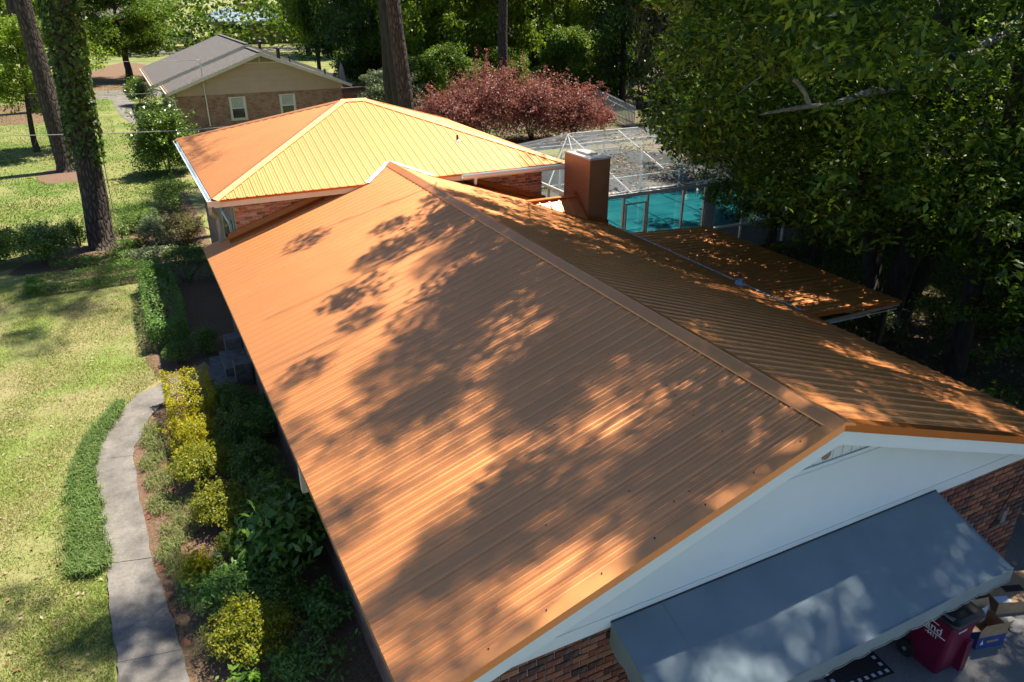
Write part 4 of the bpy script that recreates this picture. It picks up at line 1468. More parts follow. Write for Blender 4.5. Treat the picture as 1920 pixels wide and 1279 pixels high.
    for (xa, ya), (xb, yb) in zip(corner[:-1], corner[1:]):
        MB().bar((xa, ya, 2.08), (xb, yb, 2.08), .16, .06).build('hand_rail', 'redwood', d)
        MB().bar((xa, ya, 1.72), (xb, yb, 1.72), .05, .08).build('rail', 'redwood', d)
        MB().bar((xa, ya, 1.18), (xb, yb, 1.18), .05, .08).build('rail', 'redwood', d)
        n = max(2, int(math.hypot(xb - xa, yb - ya) / .22))
        L = MB()
        for i in range(n):
            for s in (0, 1):
                t0, t1 = i / n, (i + 1) / n
                a = (xa + (xb - xa) * t0, ya + (yb - ya) * t0 - .02 * s, 1.2 if s else 1.72)
                b = (xa + (xb - xa) * t1, ya + (yb - ya) * t1 - .02 * s, 1.72 if s else 1.2)
                L.bar(a, b, .012, .05)
        tag(L.build('lattice', 'redwood', d), kind='stuff')
        MB().box(xa - .06, xa + .06, ya - .06, ya + .06, 0, 2.2).build('post', 'redwood', d)
    u = thing('parasol', 'closed beige garden parasol on the red deck', 'parasol', (10.2, 58, 1.12))
    MB().tube([(10.2, 58, 1.12), (10.2, 58, 3.5)], .025, 8).build('pole', 'wood_deck', u)
    m = MB()
    n = 16
    vs, fs = [], []
    for z, r in ((1.95, .26), (2.3, .24), (2.8, .16), (3.3, .06), (3.4, .01)):
        for k in range(n):
            q = r * (1.12 if k % 2 else .8)
            vs.append((10.2 + q * math.cos(2 * math.pi * k / n), 58 + q * math.sin(2 * math.pi * k / n), z))
    for i in range(4):
        for k in range(n):
            fs.append((i * n + k, i * n + (k + 1) % n, (i + 1) * n + (k + 1) % n, (i + 1) * n + k))
    MB().add(vs, fs).build('folded_canopy', 'umbrella_cloth', u)

def build_far_houses():
    h = thing('tan_house', 'low tan house with pale blue metal roof across the street', 'house', (19, 145, 0))
    MB().box(12.2, 34, 143, 152, 0, 3.5).build('wall', 'tan_wall', h)
    r = MB().add([(9.6, 140.6, 3.72), (36, 140.6, 3.72), (36, 147.5, 5.6), (13.5, 147.5, 5.6), (9.6, 154, 3.72), (36, 154, 3.72), (9.6, 140.6, 3.3), (36, 140.6, 3.3)],
                 [(0, 1, 2, 3), (0, 3, 4), (3, 2, 5, 4), (6, 7, 1, 0)]).build('roof', 'blue_metal_roof', h)
    for k in range(32):
        x = 10.2 + k * .8
        t = min(1.0, (x - 9.6) / 3.9)
        MB().bar((x, 140.6, 3.76), (x, 140.6 + 6.9 * t, 3.76 + 1.88 * t), .05, .05).build('roof_seam', 'blue_metal_roof', r)
    MB().box(16.5, 20, 146, 149, 5.2, 6.4).build('chimney', 'brick_red_far', r)
    for x in (13.2, 26):
        w = MB().box(x, x + 3.4, 142.9, 142.98, 1.5, 3.1).build('window', 'cream_paint', h)
        MB().box(x + .1, x + 1.6, 142.85, 142.9, 1.6, 3.0).build('pane', 'dark_glass', w)
        MB().box(x + 1.8, x + 3.3, 142.85, 142.9, 1.6, 3.0).build('pane', 'dark_glass', w)
    for x in (10.2, 11.6):
        MB().box(x - .12, x + .12, 141, 141.24, 0, 3.4).build('post', 'tan_wall', h)
    h = thing('red_brick_house', 'red brick house across the street behind the spreading tree', 'house', (-4, 160, 0))
    MB().box(-16, 4.6, 156, 168, 0, 4.2).build('wall', 'brick_red_far', h)
    MB().add([(-17, 155, 4.1), (5.4, 155, 4.1), (5.4, 169, 4.1), (-17, 169, 4.1), (-12, 162, 7), (.5, 162, 7)], [(0, 1, 5, 4), (1, 2, 5), (2, 3, 4, 5), (3, 0, 4)]).build('roof', 'shingle', h)
    for x in (-11.5, -6, .2):
        w = MB().box(x, x + 1.5, 155.9, 155.98, 1.3, 3.1).build('window', 'white_paint', h)
        MB().box(x + .12, x + 1.38, 155.85, 155.9, 1.42, 2.98).build('pane', 'dark_glass', w)
    # white van parked by the tan house
    v = thing('parked_van', 'white van parked beside the tan house', 'van', (5.2, 141, 0))
    prof = [(2.7, .45), (2.7, 1.25), (3.0, 1.45), (3.9, 2.35), (4.3, 2.5), (7.3, 2.5), (7.55, 2.3), (7.6, .45)]
    body = MB().prism([(x, 139.9, z) for x, z in prof], (0, 1.95, 0)).build('body', 'car_paint', v)
    MB().prism([(3.25, 139.885, 1.5), (4.0, 139.885, 2.25), (4.3, 139.885, 2.3), (4.3, 139.885, 1.5)], (0, .01, 0)).build('side_window', 'dark_glass', body)
    MB().prism([(4.45, 139.885, 1.5), (4.45, 139.885, 2.3), (7.1, 139.885, 2.3), (7.2, 139.885, 1.5)], (0, .01, 0)).build('side_window', 'dark_glass', body)
    MB().quad((3.0, 140.05, 1.5), (3.84, 140.05, 2.33), (3.84, 141.7, 2.33), (3.0, 141.7, 1.5)).build('windscreen', 'dark_glass', body)
    for x in (3.5, 6.7):
        for y in (139.86, 141.65):
            w = MB().tube([(x, y, .36), (x, y + .22, .36)], .36, 18).build('wheel', 'black_rubber', v)
            MB().tube([(x, y - .01, .36), (x, y + .0, .36)], .2, 12).build('hub_cap', 'galvanised', w)
    h = thing('woodland_house', 'tan house with brown shingle roof glimpsed through the woods', 'house', (53, 104, 0))
    MB().box(46.6, 66, 101, 110, 0, 1.2).build('wall', 'tan_wall', h)
    MB().add([(45.6, 100, 1.0), (67, 100, 1.0), (67, 105.5, 2.9), (48, 105.5, 2.9), (45.6, 111, 1.0), (67, 111, 1.0)], [(0, 1, 2, 3), (0, 3, 4), (3, 2, 5, 4)]).build('roof', 'shingle', h)
    MB().box(45.6, 67, 99.9, 100, .75, 1.02).build('fascia', 'cream_paint', h)

build_neighbour()
build_far_houses()

def build_fence():
    f = thing('picket_fence', 'pale grey board fence beyond the dark red shrubs', 'fence', (27, 46, 0))
    a, b = Vector((29.2, 52.5, 0)), Vector((24.6, 38.5, 0))
    n = 44
    d = (b - a).normalized()
    base = MB().box(-.07, .07, -.012, .012, .06, 1.45).add([(-.07, -.012, 1.45), (.07, -.012, 1.45), (0, -.012, 1.55), (-.07, .012, 1.45), (.07, .012, 1.45), (0, .012, 1.55)], [(0, 1, 2), (5, 4, 3), (0, 2, 5, 3), (1, 4, 5, 2)]).mesh('board')
    ang = math.atan2(d.y, d.x)
    for i in range(n):
        p = a.lerp(b, i / (n - 1))
        o = obj('board', base, 'fence_grey', f, p)
        o.rotation_euler.z = ang
    off = Vector((-d.y, d.x, 0)) * .045
    for z in (.4, 1.1):
        MB().bar(a + off + Vector((0, 0, z)), b + off + Vector((0, 0, z)), .04, .09).build('rail', 'fence_grey', f)
build_fence()

# ------------------------------------------------------------------ wires
def wire(label, pts, r=.012, mat='wire_grey'):
    out = []
    for a, b in zip(pts[:-1], pts[1:]):
        a, b = Vector(a), Vector(b)
        n = 10
        for i in range(n):
            t = i / n
            p = a.lerp(b, t)
            p.z -= .5 * (a - b).length * .012 * 4 * t * (1 - t)
            out.append(p)
    out.append(Vector(pts[-1]))
    o = MB().tube(out, r, 5).build('overhead_wire', mat, None, True)
    tag(o, label, 'wire')
wire('thin overhead wire running from the left to the neighbour service mast', [(-14.5, 48.4, 5.1), (-1.2, 49.0, 4.62)])
wire('lower overhead wire reaching the corner of the neighbour roof', [(-15.5, 50.5, 3.35), (-3.4, 50.2, 2.62)])
wire('twisted service cable strung to the ridge side of the hip roof', [(-16, 36, 3.1), (-4.0, 33.0, 2.9), (-.42, 20.6, 5.02)], .016)

# ------------------------------------------------------------------ trees
def branch_tree(seed, H, r0, base, rad, limbs, sub=3, clump=.75, per=110, leaf=.2, aspect=.5, fork=None, droop=.1, rise=.55, top=.95, wander=.03, flat=.65, sides=8, keep=None, hang=.2, up=.6, warp=None, extra=None):
    """returns (trunk MB, leaf quads); built round the origin"""
    rng = np.random.default_rng(seed)
    wood = MB()
    n = 9
    pts, rads = [], []
    x = y = 0.0
    for i in range(n + 1):
        t = i / n
        pts.append((x, y, H * top * t - (.15 if i == 0 else 0)))
        rads.append(r0 * ((1 - t) ** .8 * .9 + .1) * (1.25 if i == 0 else 1))
        x += rng.normal() * wander * H / n * 2
        y += rng.normal() * wander * H / n * 2
    wood.tube(pts, rads, sides)
    P = np.array(pts)
    cent, crad = [], []
    for k in range(limbs):
        t = (k + rng.uniform(0, .9)) / limbs
        z0 = base + (H * top - base) * t ** .9
        i = min(n - 1, int(z0 / (H * top) * n))
        f = z0 / (H * top) * n - i
        p = P[i] * (1 - f) + P[i + 1] * f
        az = k * 2.399 + rng.uniform(-.4, .4)
        env = math.sin(math.pi * (.18 + .78 * t)) ** .7
        L = rad * env * rng.uniform(.75, 1.12)
        el = rise * (.35 + .9 * t) + rng.uniform(-.12, .12)
        d = np.array([math.cos(az) * math.cos(el), math.sin(az) * math.cos(el), math.sin(el)])
        q = [p]
        m = 5
        for j in range(m):
            d = unit(d + rng.normal(size=3) * .13 + np.array([0, 0, -droop * .5 + .04]))
            q.append(q[-1] + d * L / m)
        rr = max(.02, r0 * .30 * (1 - .6 * t))
        wood.tube(q, [rr * (1 - .8 * j / m) for j in range(m + 1)], 5, False)
        for j in range(2, m + 1):
            cent.append(q[j] + rng.normal(size=3) * .2)
            crad.append(clump * rng.uniform(.7, 1.15))
        for s in range(sub):
            j = rng.integers(1, m)
            e = unit(d * .5 + rng.normal(size=3) * np.array([.8, .8, .4]) + np.array([0, 0, .05 - droop]))
            ln = L * rng.uniform(.22, .45)
            a = q[j]
            b = a + e * ln * .55 + np.array([0, 0, .05])
            c = a + e * ln + np.array([0, 0, -droop * ln])
            wood.tube([a, b, c], [rr * .35, rr * .2, rr * .08], 4, False)
            for w_ in (b, c):
                cent.append(w_ + rng.normal(size=3) * .15)
                crad.append(clump * rng.uniform(.6, 1.1))
    cent = np.array(cent)
    crad = np.array(crad)
    if warp is not None:
        cent = warp(cent)
        wood.v = [tuple(p) for p in warp(np.array(wood.v))]
    if keep is not None:
        V = np.array(wood.v)
        ok = keep(V, False) | (np.hypot(V[:, 0], V[:, 1]) < 1.3)
        wood.f = [f for f in wood.f if all(ok[i] for i in f)]
        k = keep(cent, True)
        cent, crad = cent[k], crad[k]
    if extra is not None:
        ec = extra(rng)
        cent = np.concatenate([cent, ec], 0)
        crad = np.concatenate([crad, clump * rng.uniform(.7, 1.25, len(ec))])
    pos, d = in_balls(rng, cent, crad, per, flat)
    quads = leaf_quads(rng, pos, leaf, aspect, up, d * .35, hang)
    return wood, quads

PROTO = {}
def proto(key, bark, leafm, **kw):
    w, q = branch_tree(**kw)
    PROTO[key] = (w.mesh('trunk', True), fast_mesh('crown', q, 4, leafm), bark)
    PROTO[key][0].materials.append(MATS[bark])

def place_tree(key, name, label, cat, x, y, s=1.0, rz=0.0, group=None, sz=None):
    t = thing(name, label, cat, (x, y, 0), group)
    tr = bpy.data.objects.new('trunk', PROTO[key][0])
    cr = bpy.data.objects.new('crown', PROTO[key][1])
    for o in (tr, cr):
        COL.objects.link(o)
        o.parent = t
    t.scale = (s, s, sz or s)
    t.rotation_euler.z = rz
    return t

ORD = ['first', 'second', 'third', 'fourth', 'fifth', 'sixth', 'seventh', 'eighth', 'ninth', 'tenth', 'eleventh', 'twelfth', 'thirteenth', 'fourteenth', 'fifteenth', 'sixteenth', 'seventeenth', 'eighteenth', 'nineteenth', 'twentieth']

def pine(name, label, x, y, H, r, base, rad, lean=(0, 0), seed=1, crown=True, bark='bark_pine', group=None, per=150, offs=(0, 0)):
    """tall bare trunk, crown high above the frame"""
    t = thing(name, label, 'tree', (x, y, 0), group)
    rng = np.random.default_rng(seed)
    n = 14
    pts, rad_ = [], []
    for i in range(n + 1):
        q = i / n
        pts.append((x + lean[0] * q + rng.normal() * .03, y + lean[1] * q + rng.normal() * .03, H * q - (.1 if i == 0 else 0)))
        rad_.append(r * (1 - .75 * q) * (1.22 if i == 0 else 1.0) + .02)
    # extra ring for the root flare
    pts.insert(1, (x, y, .35))
    rad_.insert(1, r * 1.04)
    MB().tube(pts, rad_, 18).build('trunk', bark, t, True)
    if not crown:
        return t
    cen, cr = [], []
    w = MB()
    k = 26
    for i in range(k):
        q = i / (k - 1)
        z = base + (H - base) * q
        az = i * 2.399
        L = rad * (1 - .55 * q) * rng.uniform(.7, 1.1)
        p = Vector((x + lean[0] * z / H, y + lean[1] * z / H, z))
        e = p + Vector((math.cos(az) * L + offs[0] * (.4 + .6 * rng.uniform()), math.sin(az) * L + offs[1] * (.4 + .6 * rng.uniform()), .3 + .5 * rng.uniform()))
        w.tube([p, p.lerp(e, .5) + Vector((0, 0, .15)), e], [.07, .05, .02], 4, False)
        for f in (.45, .7, 1.0):
            cen.append(np.array(p.lerp(e, f)) + rng.normal(size=3) * .35)
            cr.append(rng.uniform(.6, 1.05))
    w.build('limbs', bark, t)
    pos, d = in_balls(rng, np.array(cen), np.array(cr), per, .75)
    q = leaf_quads(rng, pos, .26, .22, .3, d * .5)
    obj('crown', fast_mesh('crown', q, 4, 'leaf_pine'), None, t)
    return t

def build_left_trees():
    A = pine('ivy_pine', 'thick pine trunk wrapped in green ivy standing on the lawn', -7.72, 26.2, 25, .44, 15, 4.2, (1.2, 0), 3)
    # ivy on the upper trunk
    rng = np.random.default_rng(5)
    n = 5200
    z = rng.uniform(2.9, 11.5, n)
    keep = rng.uniform(size=n) < np.clip((z - 2.7) / 2.0, .12, 1)
    z = z[keep]
    az = rng.uniform(0, 2 * math.pi, len(z))
    lump = .16 + .22 * (np.sin(az * 2 + z * .9) * .5 + .5) * np.clip((z - 3) / 2.5, .15, 1) * rng.uniform(0, 1, len(z))
    rr = .43 * (1 - .03 * z) + lump
    pos = np.stack([-7.72 + .048 * z + np.cos(az) * rr, 26.2 + np.sin(az) * rr, z], 1)
    out = np.stack([np.cos(az), np.sin(az), np.zeros_like(az)], 1) * 1.2
    obj('ivy', fast_mesh('ivy', leaf_quads(rng, pos, .17, .85, .2, out, .6), 4, 'leaf_ivy'), None, A)
    MB().tube([(-7.15, 26.0, 0), (-7.08, 26.0, 3), (-6.9, 26.1, 8)], .014, 5).build('vine_stem', 'stem_wood', A, True)
    pine('tall_pine', 'bare grey pine trunk on a pine straw island left of the ivy trunk', -9.15, 41.4, 26, .47, 16, 4, (-.6, .3), 7)
    pine('far_pine', 'furthest pine trunk at the upper left corner', -15.9, 62.0, 26, .52, 16, 4, (-.8, 0), 9)
    pine('straw_pine', 'thick pine trunk rising from the straw bed behind the leaning pine', -11.5, 66.1, 26, .68, 17, 4.5, (.2, 0), 13)
    pine('roof_pine', 'big reddish pine trunk directly behind the hip roof', 5.35, 28.2, 30, .35, 20, 5.0, (-2.8, -1.5), 21, offs=(-5.5, -6.0), per=190)
    pine('twin_pine', 'slimmer dark trunk left of the big pine behind the hip roof', 6.55, 33.2, 24, .22, 15, 3.5, (-1.6, .6), 23, bark='bark_dark')
    # small spreading trees on the left lawn
    w, q = branch_tree(31, 6.8, .17, 2.2, 3.9, 16, 4, .7, 120, .17, .55, droop=.12, rise=.42, wander=.05)
    t = thing('young_tree', 'small dark stemmed tree with bright leaves at the left edge', 'tree', (-10.85, 47.9, 0))
    w.build('trunk', 'bark_dark', t, True)
    t.children[-1].location = (0, 0, 0)
    c = obj('crown', fast_mesh('crown', q, 4, 'leaf_bright'), None, t, (-10.85, 47.9, 0))
    w, q = branch_tree(37, 9.5, .36, 2.8, 6.4, 20, 5, 1.05, 120, .28, .55, droop=.14, rise=.40, wander=.03)
    t = thing('street_tree', 'wide spreading tree on the straw bed before the street', 'tree', (-4.3, 88.2, 0))
    w.build('trunk', 'bark_dark', t, True)
    t.children[-1].location = (0, 0, 0)
    obj('crown', fast_mesh('crown', q, 4, 'leaf_wood'), None, t, (-4.3, 88.2, 0))
build_left_trees()

def crown_gap(x, y, z):
    """gaps cut in the high crowns along the sun to place roof dapples"""
    X, Y = x - .43 * z + 1.6, y - .09 * z + .33
    g = .8 * np.sin(1.75 * X + .8 * np.sin(.9 * Y) + .4) * np.sin(1.9 * Y + .7 * np.sin(1.1 * X) + 1.0)
    g = g + .75 * np.sin(3.6 * X + 1.7 * Y + 1) * np.sin(3.7 * Y - 1.5 * X)
    core = np.clip(1 - np.abs((X + .3) / 2.6), 0, 1) * np.clip(1 - np.abs((Y - 7.5) / 5.5), 0, 1)
    th = .10 + 1.0 * core - .24 * (Y < 4.2) + .5 * (X > 1.2)
    return g > th

def hero_warp(c):  # shifts the unseen upper crown over the house to shade the roof
    t = np.clip((c[:, 2] - 7.0) / 7.0, 0, 1)
    t = t * t * (3 - 2 * t)
    return c + np.stack([-4.3 * t, -.8 * t, 0 * t], 1)

def hero_keep(c, leaves=True):
    """the crown stays clear of the house below: an overhanging lower surface"""
    x, y, z = c[:, 0] + 12.2, c[:, 1] + 8.4, c[:, 2]
    u = x - (-2.4 + .72 * y)
    low = np.maximum(2.6, 7.4 - .2 * y - .55 * u)
    high = z > 9.6
    thin = (x > 6.8) & (z > 8.6) & (np.sin(x * 37.1 + y * 91.7 + z * 53.3) > -.45)  # upper crown thinned so sun reaches the low boughs
    if not leaves:
        return (z > 9.9) | ((u > 2.2) & (z > low + .5) & (y > 6) & (x > 9.5))
    gap = (z > 9.4) & (crown_gap(x, y, z) | (y > 14.2))
    return (high | ((u > -.2) & (z > low))) & ~thin & ~gap

def hero_boughs(rng):
    """low boughs reaching out over the right slope and the porch"""
    p = np.stack([rng.uniform(2.5, 11.5, 1100), rng.uniform(2.5, 14, 1100), rng.uniform(3, 9.4, 1100)], 1) - np.array([12.2, 8.4, 0])
    x, y, z = p[:, 0] + 12.2, p[:, 1] + 8.4, p[:, 2]
    u = x - (-2.4 + .72 * y)
    low = np.maximum(3.0, 7.7 - .2 * y - .55 * u)
    p = p[(u > .3) & (z > low) & (z < low + 3.6) & ((y > 7.6) | (x > 9.5) | (z > 7.3))]
    return p[:260]

def corner_warp(c):  # shifts the unseen crown so its shade covers the gable end
    t = np.clip((c[:, 2] - 7.0) / 7.0, 0, 1)
    t = t * t * (3 - 2 * t)
    return c + np.stack([-2.6 * t, 2.6 * t, 0 * t], 1)

def corner_keep(c, leaves=True):
    x, y, z = c[:, 0] + 9.9, c[:, 1] + .6, c[:, 2]
    if not leaves:
        return z > 9.8
    return (z > 9.8) & ~crown_gap(x, y, z)

def build_right_trees():
    # the big tree over the house: several stems
    w, q = branch_tree(101, 17.5, .30, 3.0, 9.4, 52, 8, .68, 130, .20, .38, droop=.10, rise=.40, wander=.04, keep=hero_keep, hang=.5, up=.7, warp=hero_warp, extra=hero_boughs)
    t = thing('overhanging_tree', 'large leafy hardwood overhanging the right side of the roof', 'tree', (12.2, 8.4, 0))
    w.build('trunk', 'bark_dark', t, True)
    t.children[-1].location = (0, 0, 0)
    obj('crown', fast_mesh('crown', q, 4, 'leaf_oak'), None, t, (12.2, 8.4, 0))
    for k, (dx, dy, lx, ly, r, h) in enumerate(((.7, -.3, 1.8, -.6, .22, 9), (-.45, .3, -1.6, 1.2, .2, 9), (.1, .6, .6, 2.2, .18, 8))):
        MB().tube([(12.2 + dx * .6, 8.4 + dy * .6, -.1), (12.2 + dx + lx * .3, 8.4 + dy + ly * .3, h * .4), (12.2 + dx + lx, 8.4 + dy + ly, h)], [r, r * .8, r * .35], 9).build('stem', 'bark_dark', t, True)
    # long pale limb reaching left across the crown
    limb = [(13.6, 8.2, 7.9), (12.11, 6.60, 8.00), (10.65, 6.60, 7.35), (8.80, 6.60, 6.78), (7.46, 6.60, 6.68), (6.46, 6.60, 6.49), (5.91, 6.60, 6.52), (5.17, 6.60, 6.48), (4.63, 6.60, 6.44)]
    MB().tube(limb, [.16, .13, .115, .10, .075, .06, .05, .032, .015], 9).build('pale_limb', 'bark_grey', t, True)
    MB().tube([(5.91, 6.60, 6.52), (5.74, 6.60, 6.77), (5.46, 6.60, 6.99), (5.01, 6.60, 7.25), (4.78, 6.60, 7.35), (4.50, 6.60, 7.13), (4.02, 6.60, 6.86)], [.05, .046, .04, .032, .028, .02, .01], 7).build('pale_limb', 'bark_grey', t, True)
    MB().tube([(4.78, 6.60, 7.35), (4.51, 6.60, 7.47), (4.30, 6.60, 7.60)], [.026, .02, .008], 6).build('pale_limb', 'bark_grey', t, True)
    MB().tube([(12.9, 8.7, 3.0), (12.5, 7.0, 4.6), (12.2, 5.6, 5.6), (12.4, 4.6, 6.6)], [.13, .09, .07, .04], 7).build('pale_limb', 'bark_grey', t, True)
    # straight pine by the eave, crown far above
    pine('eave_pine', 'straight dark pine trunk close behind the right eave', 11.0, 5.35, 25, .2, 13.5, 4.2, (-1.2, .5), 41, bark='bark_dark', offs=(-3.0, .2), per=170)
    pine('yard_pine', 'dark trunk standing nearest the pool deck corner', 16.4, 14.6, 24, .22, 14, 4.4, (-2.5, -1.0), 43, bark='bark_dark', offs=(-3.2, -1.5), per=150)
    w, q = branch_tree(131, 25.0, .30, 12.5, 8.6, 34, 4, .8, 230, .18, .45, droop=.08, rise=.36, wander=.03, keep=corner_keep, hang=.5, up=.7, warp=corner_warp)
    t = thing('corner_tree', 'tall hardwood beyond the lower right eave shading the gable', 'tree', (9.9, .6, 0))
    w.build('trunk', 'bark_dark', t, True)
    t.children[-1].location = (0, 0, 0)
    obj('crown', fast_mesh('crown', q, 4, 'leaf_oak'), None, t, (9.9, .6, 0))
    # dense companions
    SIDE = (9.0, -.3)  # out-of-view tree added to shade the drive
    proto('broad_a', 'bark_dark', 'leaf_oak', seed=111, H=12.5, r0=.26, base=1.6, rad=5.2, limbs=34, sub=6, clump=.66, per=110, leaf=.19, aspect=.40, droop=.16, rise=.38, hang=.5)
    proto('magnolia', 'bark_dark', 'leaf_magnolia', seed=115, H=12.5, r0=.28, base=.8, rad=5.0, limbs=34, sub=5, clump=.9, per=120, leaf=.24, aspect=.42, droop=.12, rise=.3, hang=.6)
    place_tree('broad_a', 'hardwood_tree', 'unseen low tree added right of the cartons to shade the drive', 'tree', SIDE[0], SIDE[1], .66, 1.7)
    place_tree('magnolia', 'magnolia_tree', 'dark magnolia with brownish leaves beyond the pool enclosure', 'tree', 22.3, 30.5, 1.0, .4, sz=1.9)
    place_tree('magnolia', 'magnolia_tree', 'dark glossy magnolia at the top right behind the pale limb', 'tree', 24.5, 17.5, 1.05, 2.1, sz=1.4)
    place_tree('broad_a', 'hardwood_tree', 'green hardwood right of the pool behind the pale limb', 'tree', 17.8, 16.8, .85, 1.0)
    place_tree('broad_a', 'hardwood_tree', 'green hardwood filling the right edge of the picture', 'tree', 18.6, 7.0, .82, 2.6)
    place_tree('broad_a', 'hardwood_tree', 'low leafy tree pressing against the right eave', 'tree', 13.4, 4.8, .62, 2.2)
    place_tree('broad_a', 'hardwood_tree', 'leafy boughs in front of the straight eave pine', 'tree', 12.2, 3.6, .72, 5.5)
    place_tree('broad_a', 'hardwood_tree', 'leafy boughs hanging over the porch end of the pool', 'tree', 13.0, 13.9, .7, .3)
    place_tree('broad_a', 'hardwood_tree', 'leafy tree between the porch roof and the pool', 'tree', 14.6, 13.4, .85, 5.2)
    place_tree('magnolia', 'magnolia_tree', 'dark crown filling the shade behind the pool corner', 'tree', 21.5, 12.0, 1.0, 3.0)
    place_tree('magnolia', 'magnolia_tree', 'dark crown high at the right end of the woods', 'tree', 31, 16, 1.15, 1.2, sz=2.0)
    place_tree('magnolia', 'magnolia_tree', 'dark tree deep in the shade at the right edge', 'tree', 27, 7.5, 1.05, 5.0)
    place_tree('broad_a', 'hardwood_tree', 'hardwood crown behind the right end of the pool', 'tree', 29, 26, 1.15, 3.3, sz=2.0)
build_right_trees()

def build_woods():
    proto('wood_a', 'bark_dark', 'leaf_wood', seed=201, H=14, r0=.27, base=2.6, rad=4.6, limbs=26, sub=4, clump=1.05, per=95, leaf=.27, aspect=.6, droop=.12, rise=.4)
    proto('wood_b', 'bark_dark', 'leaf_bright', seed=203, H=12, r0=.2, base=1.2, rad=4.4, limbs=24, sub=4, clump=.95, per=100, leaf=.26, aspect=.6, droop=.15, rise=.36)
    proto('wood_c', 'bark_dark', 'leaf_dark', seed=205, H=11, r0=.24, base=.6, rad=4.2, limbs=28, sub=4, clump=.95, per=110, leaf=.24, aspect=.5, droop=.12, rise=.3)
    proto('bush_a', 'stem_wood', 'leaf_wood', seed=207, H=3.4, r0=.05, base=.2, rad=2.2, limbs=22, sub=3, clump=.55, per=80, leaf=.17, aspect=.55, droop=.05, rise=.5)
    proto('bush_b', 'stem_wood', 'leaf_grey', seed=209, H=2.6, r0=.05, base=.15, rad=2.0, limbs=20, sub=3, clump=.5, per=80, leaf=.15, aspect=.5, droop=.05, rise=.5)
    # trunks that can be told apart
    pine('wood_pine', 'ivy touched pine trunk rising behind the dark red shrubs', 20.2, 49.5, 26, .40, 16, 4, (.2, 0), 51)
    pine('wood_pine', 'leafy dark trunk left of the two pines behind the hip roof', 8.9, 42.0, 25, .32, 15, 4, (-.6, 0), 53, bark='bark_dark')
    pine('wood_pine', 'thin straight trunk in the woods above the red shrubs', 20.6, 61, 24, .17, 15, 3, (0, 0), 55, bark='bark_dark')
    pine('wood_pine', 'thin trunk right of the ivy touched pine in the woods', 26.4, 56, 24, .2, 15, 3, (.3, 0), 57, bark='bark_dark')
    rng = random.Random(17)
    rows = [('trees of the near woods', [(14.2, 63, 'wood_c'), (16.6, 58, 'wood_b'), (24.0, 58, 'wood_b'), (28.5, 60, 'wood_a'), (31.5, 50, 'wood_c'), (19.0, 64, 'wood_a'), (33.5, 40, 'wood_c')], 'in the near woods behind the red shrubs', 1.0),
            ('trees of the middle woods', [(17.2, 84, 'wood_c'), (15.6, 88, 'wood_b'), (20.0, 80, 'wood_a'), (26.5, 78, 'wood_b'), (33, 76, 'wood_a'), (39, 72, 'wood_b'), (45, 66, 'wood_a'), (51, 60, 'wood_c'), (43, 50, 'wood_b'), (38, 32, 'wood_c'), (36, 20, 'wood_c'), (34, 8, 'wood_c')], 'in the middle row of the woods', 1.1),
            ('trees of the far woods', [(20, 112, 'wood_a'), (28, 108, 'wood_b'), (36, 104, 'wood_a'), (44, 100, 'wood_b'), (53, 96, 'wood_a'), (62, 90, 'wood_b'), (70, 82, 'wood_a'), (-17, 92, 'wood_a'), (-21, 76, 'wood_b'), (-25, 105, 'wood_a'), (-14, 120, 'wood_b'), (-22, 130, 'wood_a')], 'in the far row of the woods', 1.25)]
    for g, lst, where, s in rows:
        def key(e):
            d = Vector((e[0] - CAM[0], e[1] - CAM[1]))
            return math.atan2(d.x, d.y)
        for i, (x, y, k) in enumerate(sorted(lst, key=key)):
            place_tree(k, 'woodland_tree', '%s leafy tree from the left %s' % (ORD[i], where), 'tree', x, y, s * rng.uniform(.88, 1.12), rng.uniform(0, 6), g, s * rng.uniform(1.55, 1.9))
    bushes = [(10.5, 46.5, 'bush_b'), (13.2, 48.5, 'bush_a'), (16.5, 52, 'bush_a'), (22.5, 53.5, 'bush_a'), (26.0, 50.5, 'bush_a'), (12.2, 53.5, 'bush_b'), (16.5, 72, 'bush_a'), (30.5, 66, 'bush_a'), (36, 60, 'bush_a'), (15.5, 69, 'bush_a'), (40, 84, 'bush_a'), (24, 88, 'bush_a'), (14.6, 61, 'bush_a'), (18.0, 58, 'bush_b'), (21.5, 66, 'bush_a'), (25.5, 68, 'bush_a'), (29.5, 56, 'bush_a'), (33, 54, 'bush_a'), (28, 74, 'bush_a'), (19.5, 75, 'bush_a')]
    for i, (x, y, k) in enumerate(sorted(bushes, key=lambda e: math.atan2(e[0] - CAM[0], e[1] - CAM[1]))):
        place_tree(k, 'undergrowth_bush', '%s understorey bush from the left between the woodland trunks' % ORD[i], 'bush', x, y, rng.uniform(1.0, 1.5), rng.uniform(0, 6), 'understorey bushes')
    # far-off wood that reads as one mass
    rg = np.random.default_rng(77)
    cen = []
    for i in range(900):
        t = rg.uniform(0, 1)
        ang = -.42 + 1.62 * t
        if -.16 < ang < .03:
            dist = rg.uniform(178, 205)
        else:
            dist = rg.uniform(125, 165)
        cen.append((CAM[0] + dist * math.sin(ang), CAM[1] + dist * math.cos(ang), rg.uniform(.5, 13)))
    pos, d = in_balls(rg, np.array(cen), rg.uniform(2.2, 3.8, len(cen)), 80, .8)
    o = obj('distant_woods', fast_mesh('distant_woods', leaf_quads(rg, pos, .75, .7, .5, d * .4), 4, 'leaf_wood'), None)
    tag(o, 'far mass of sunlit green woods closing the view', 'woods', kind='stuff')
build_woods()

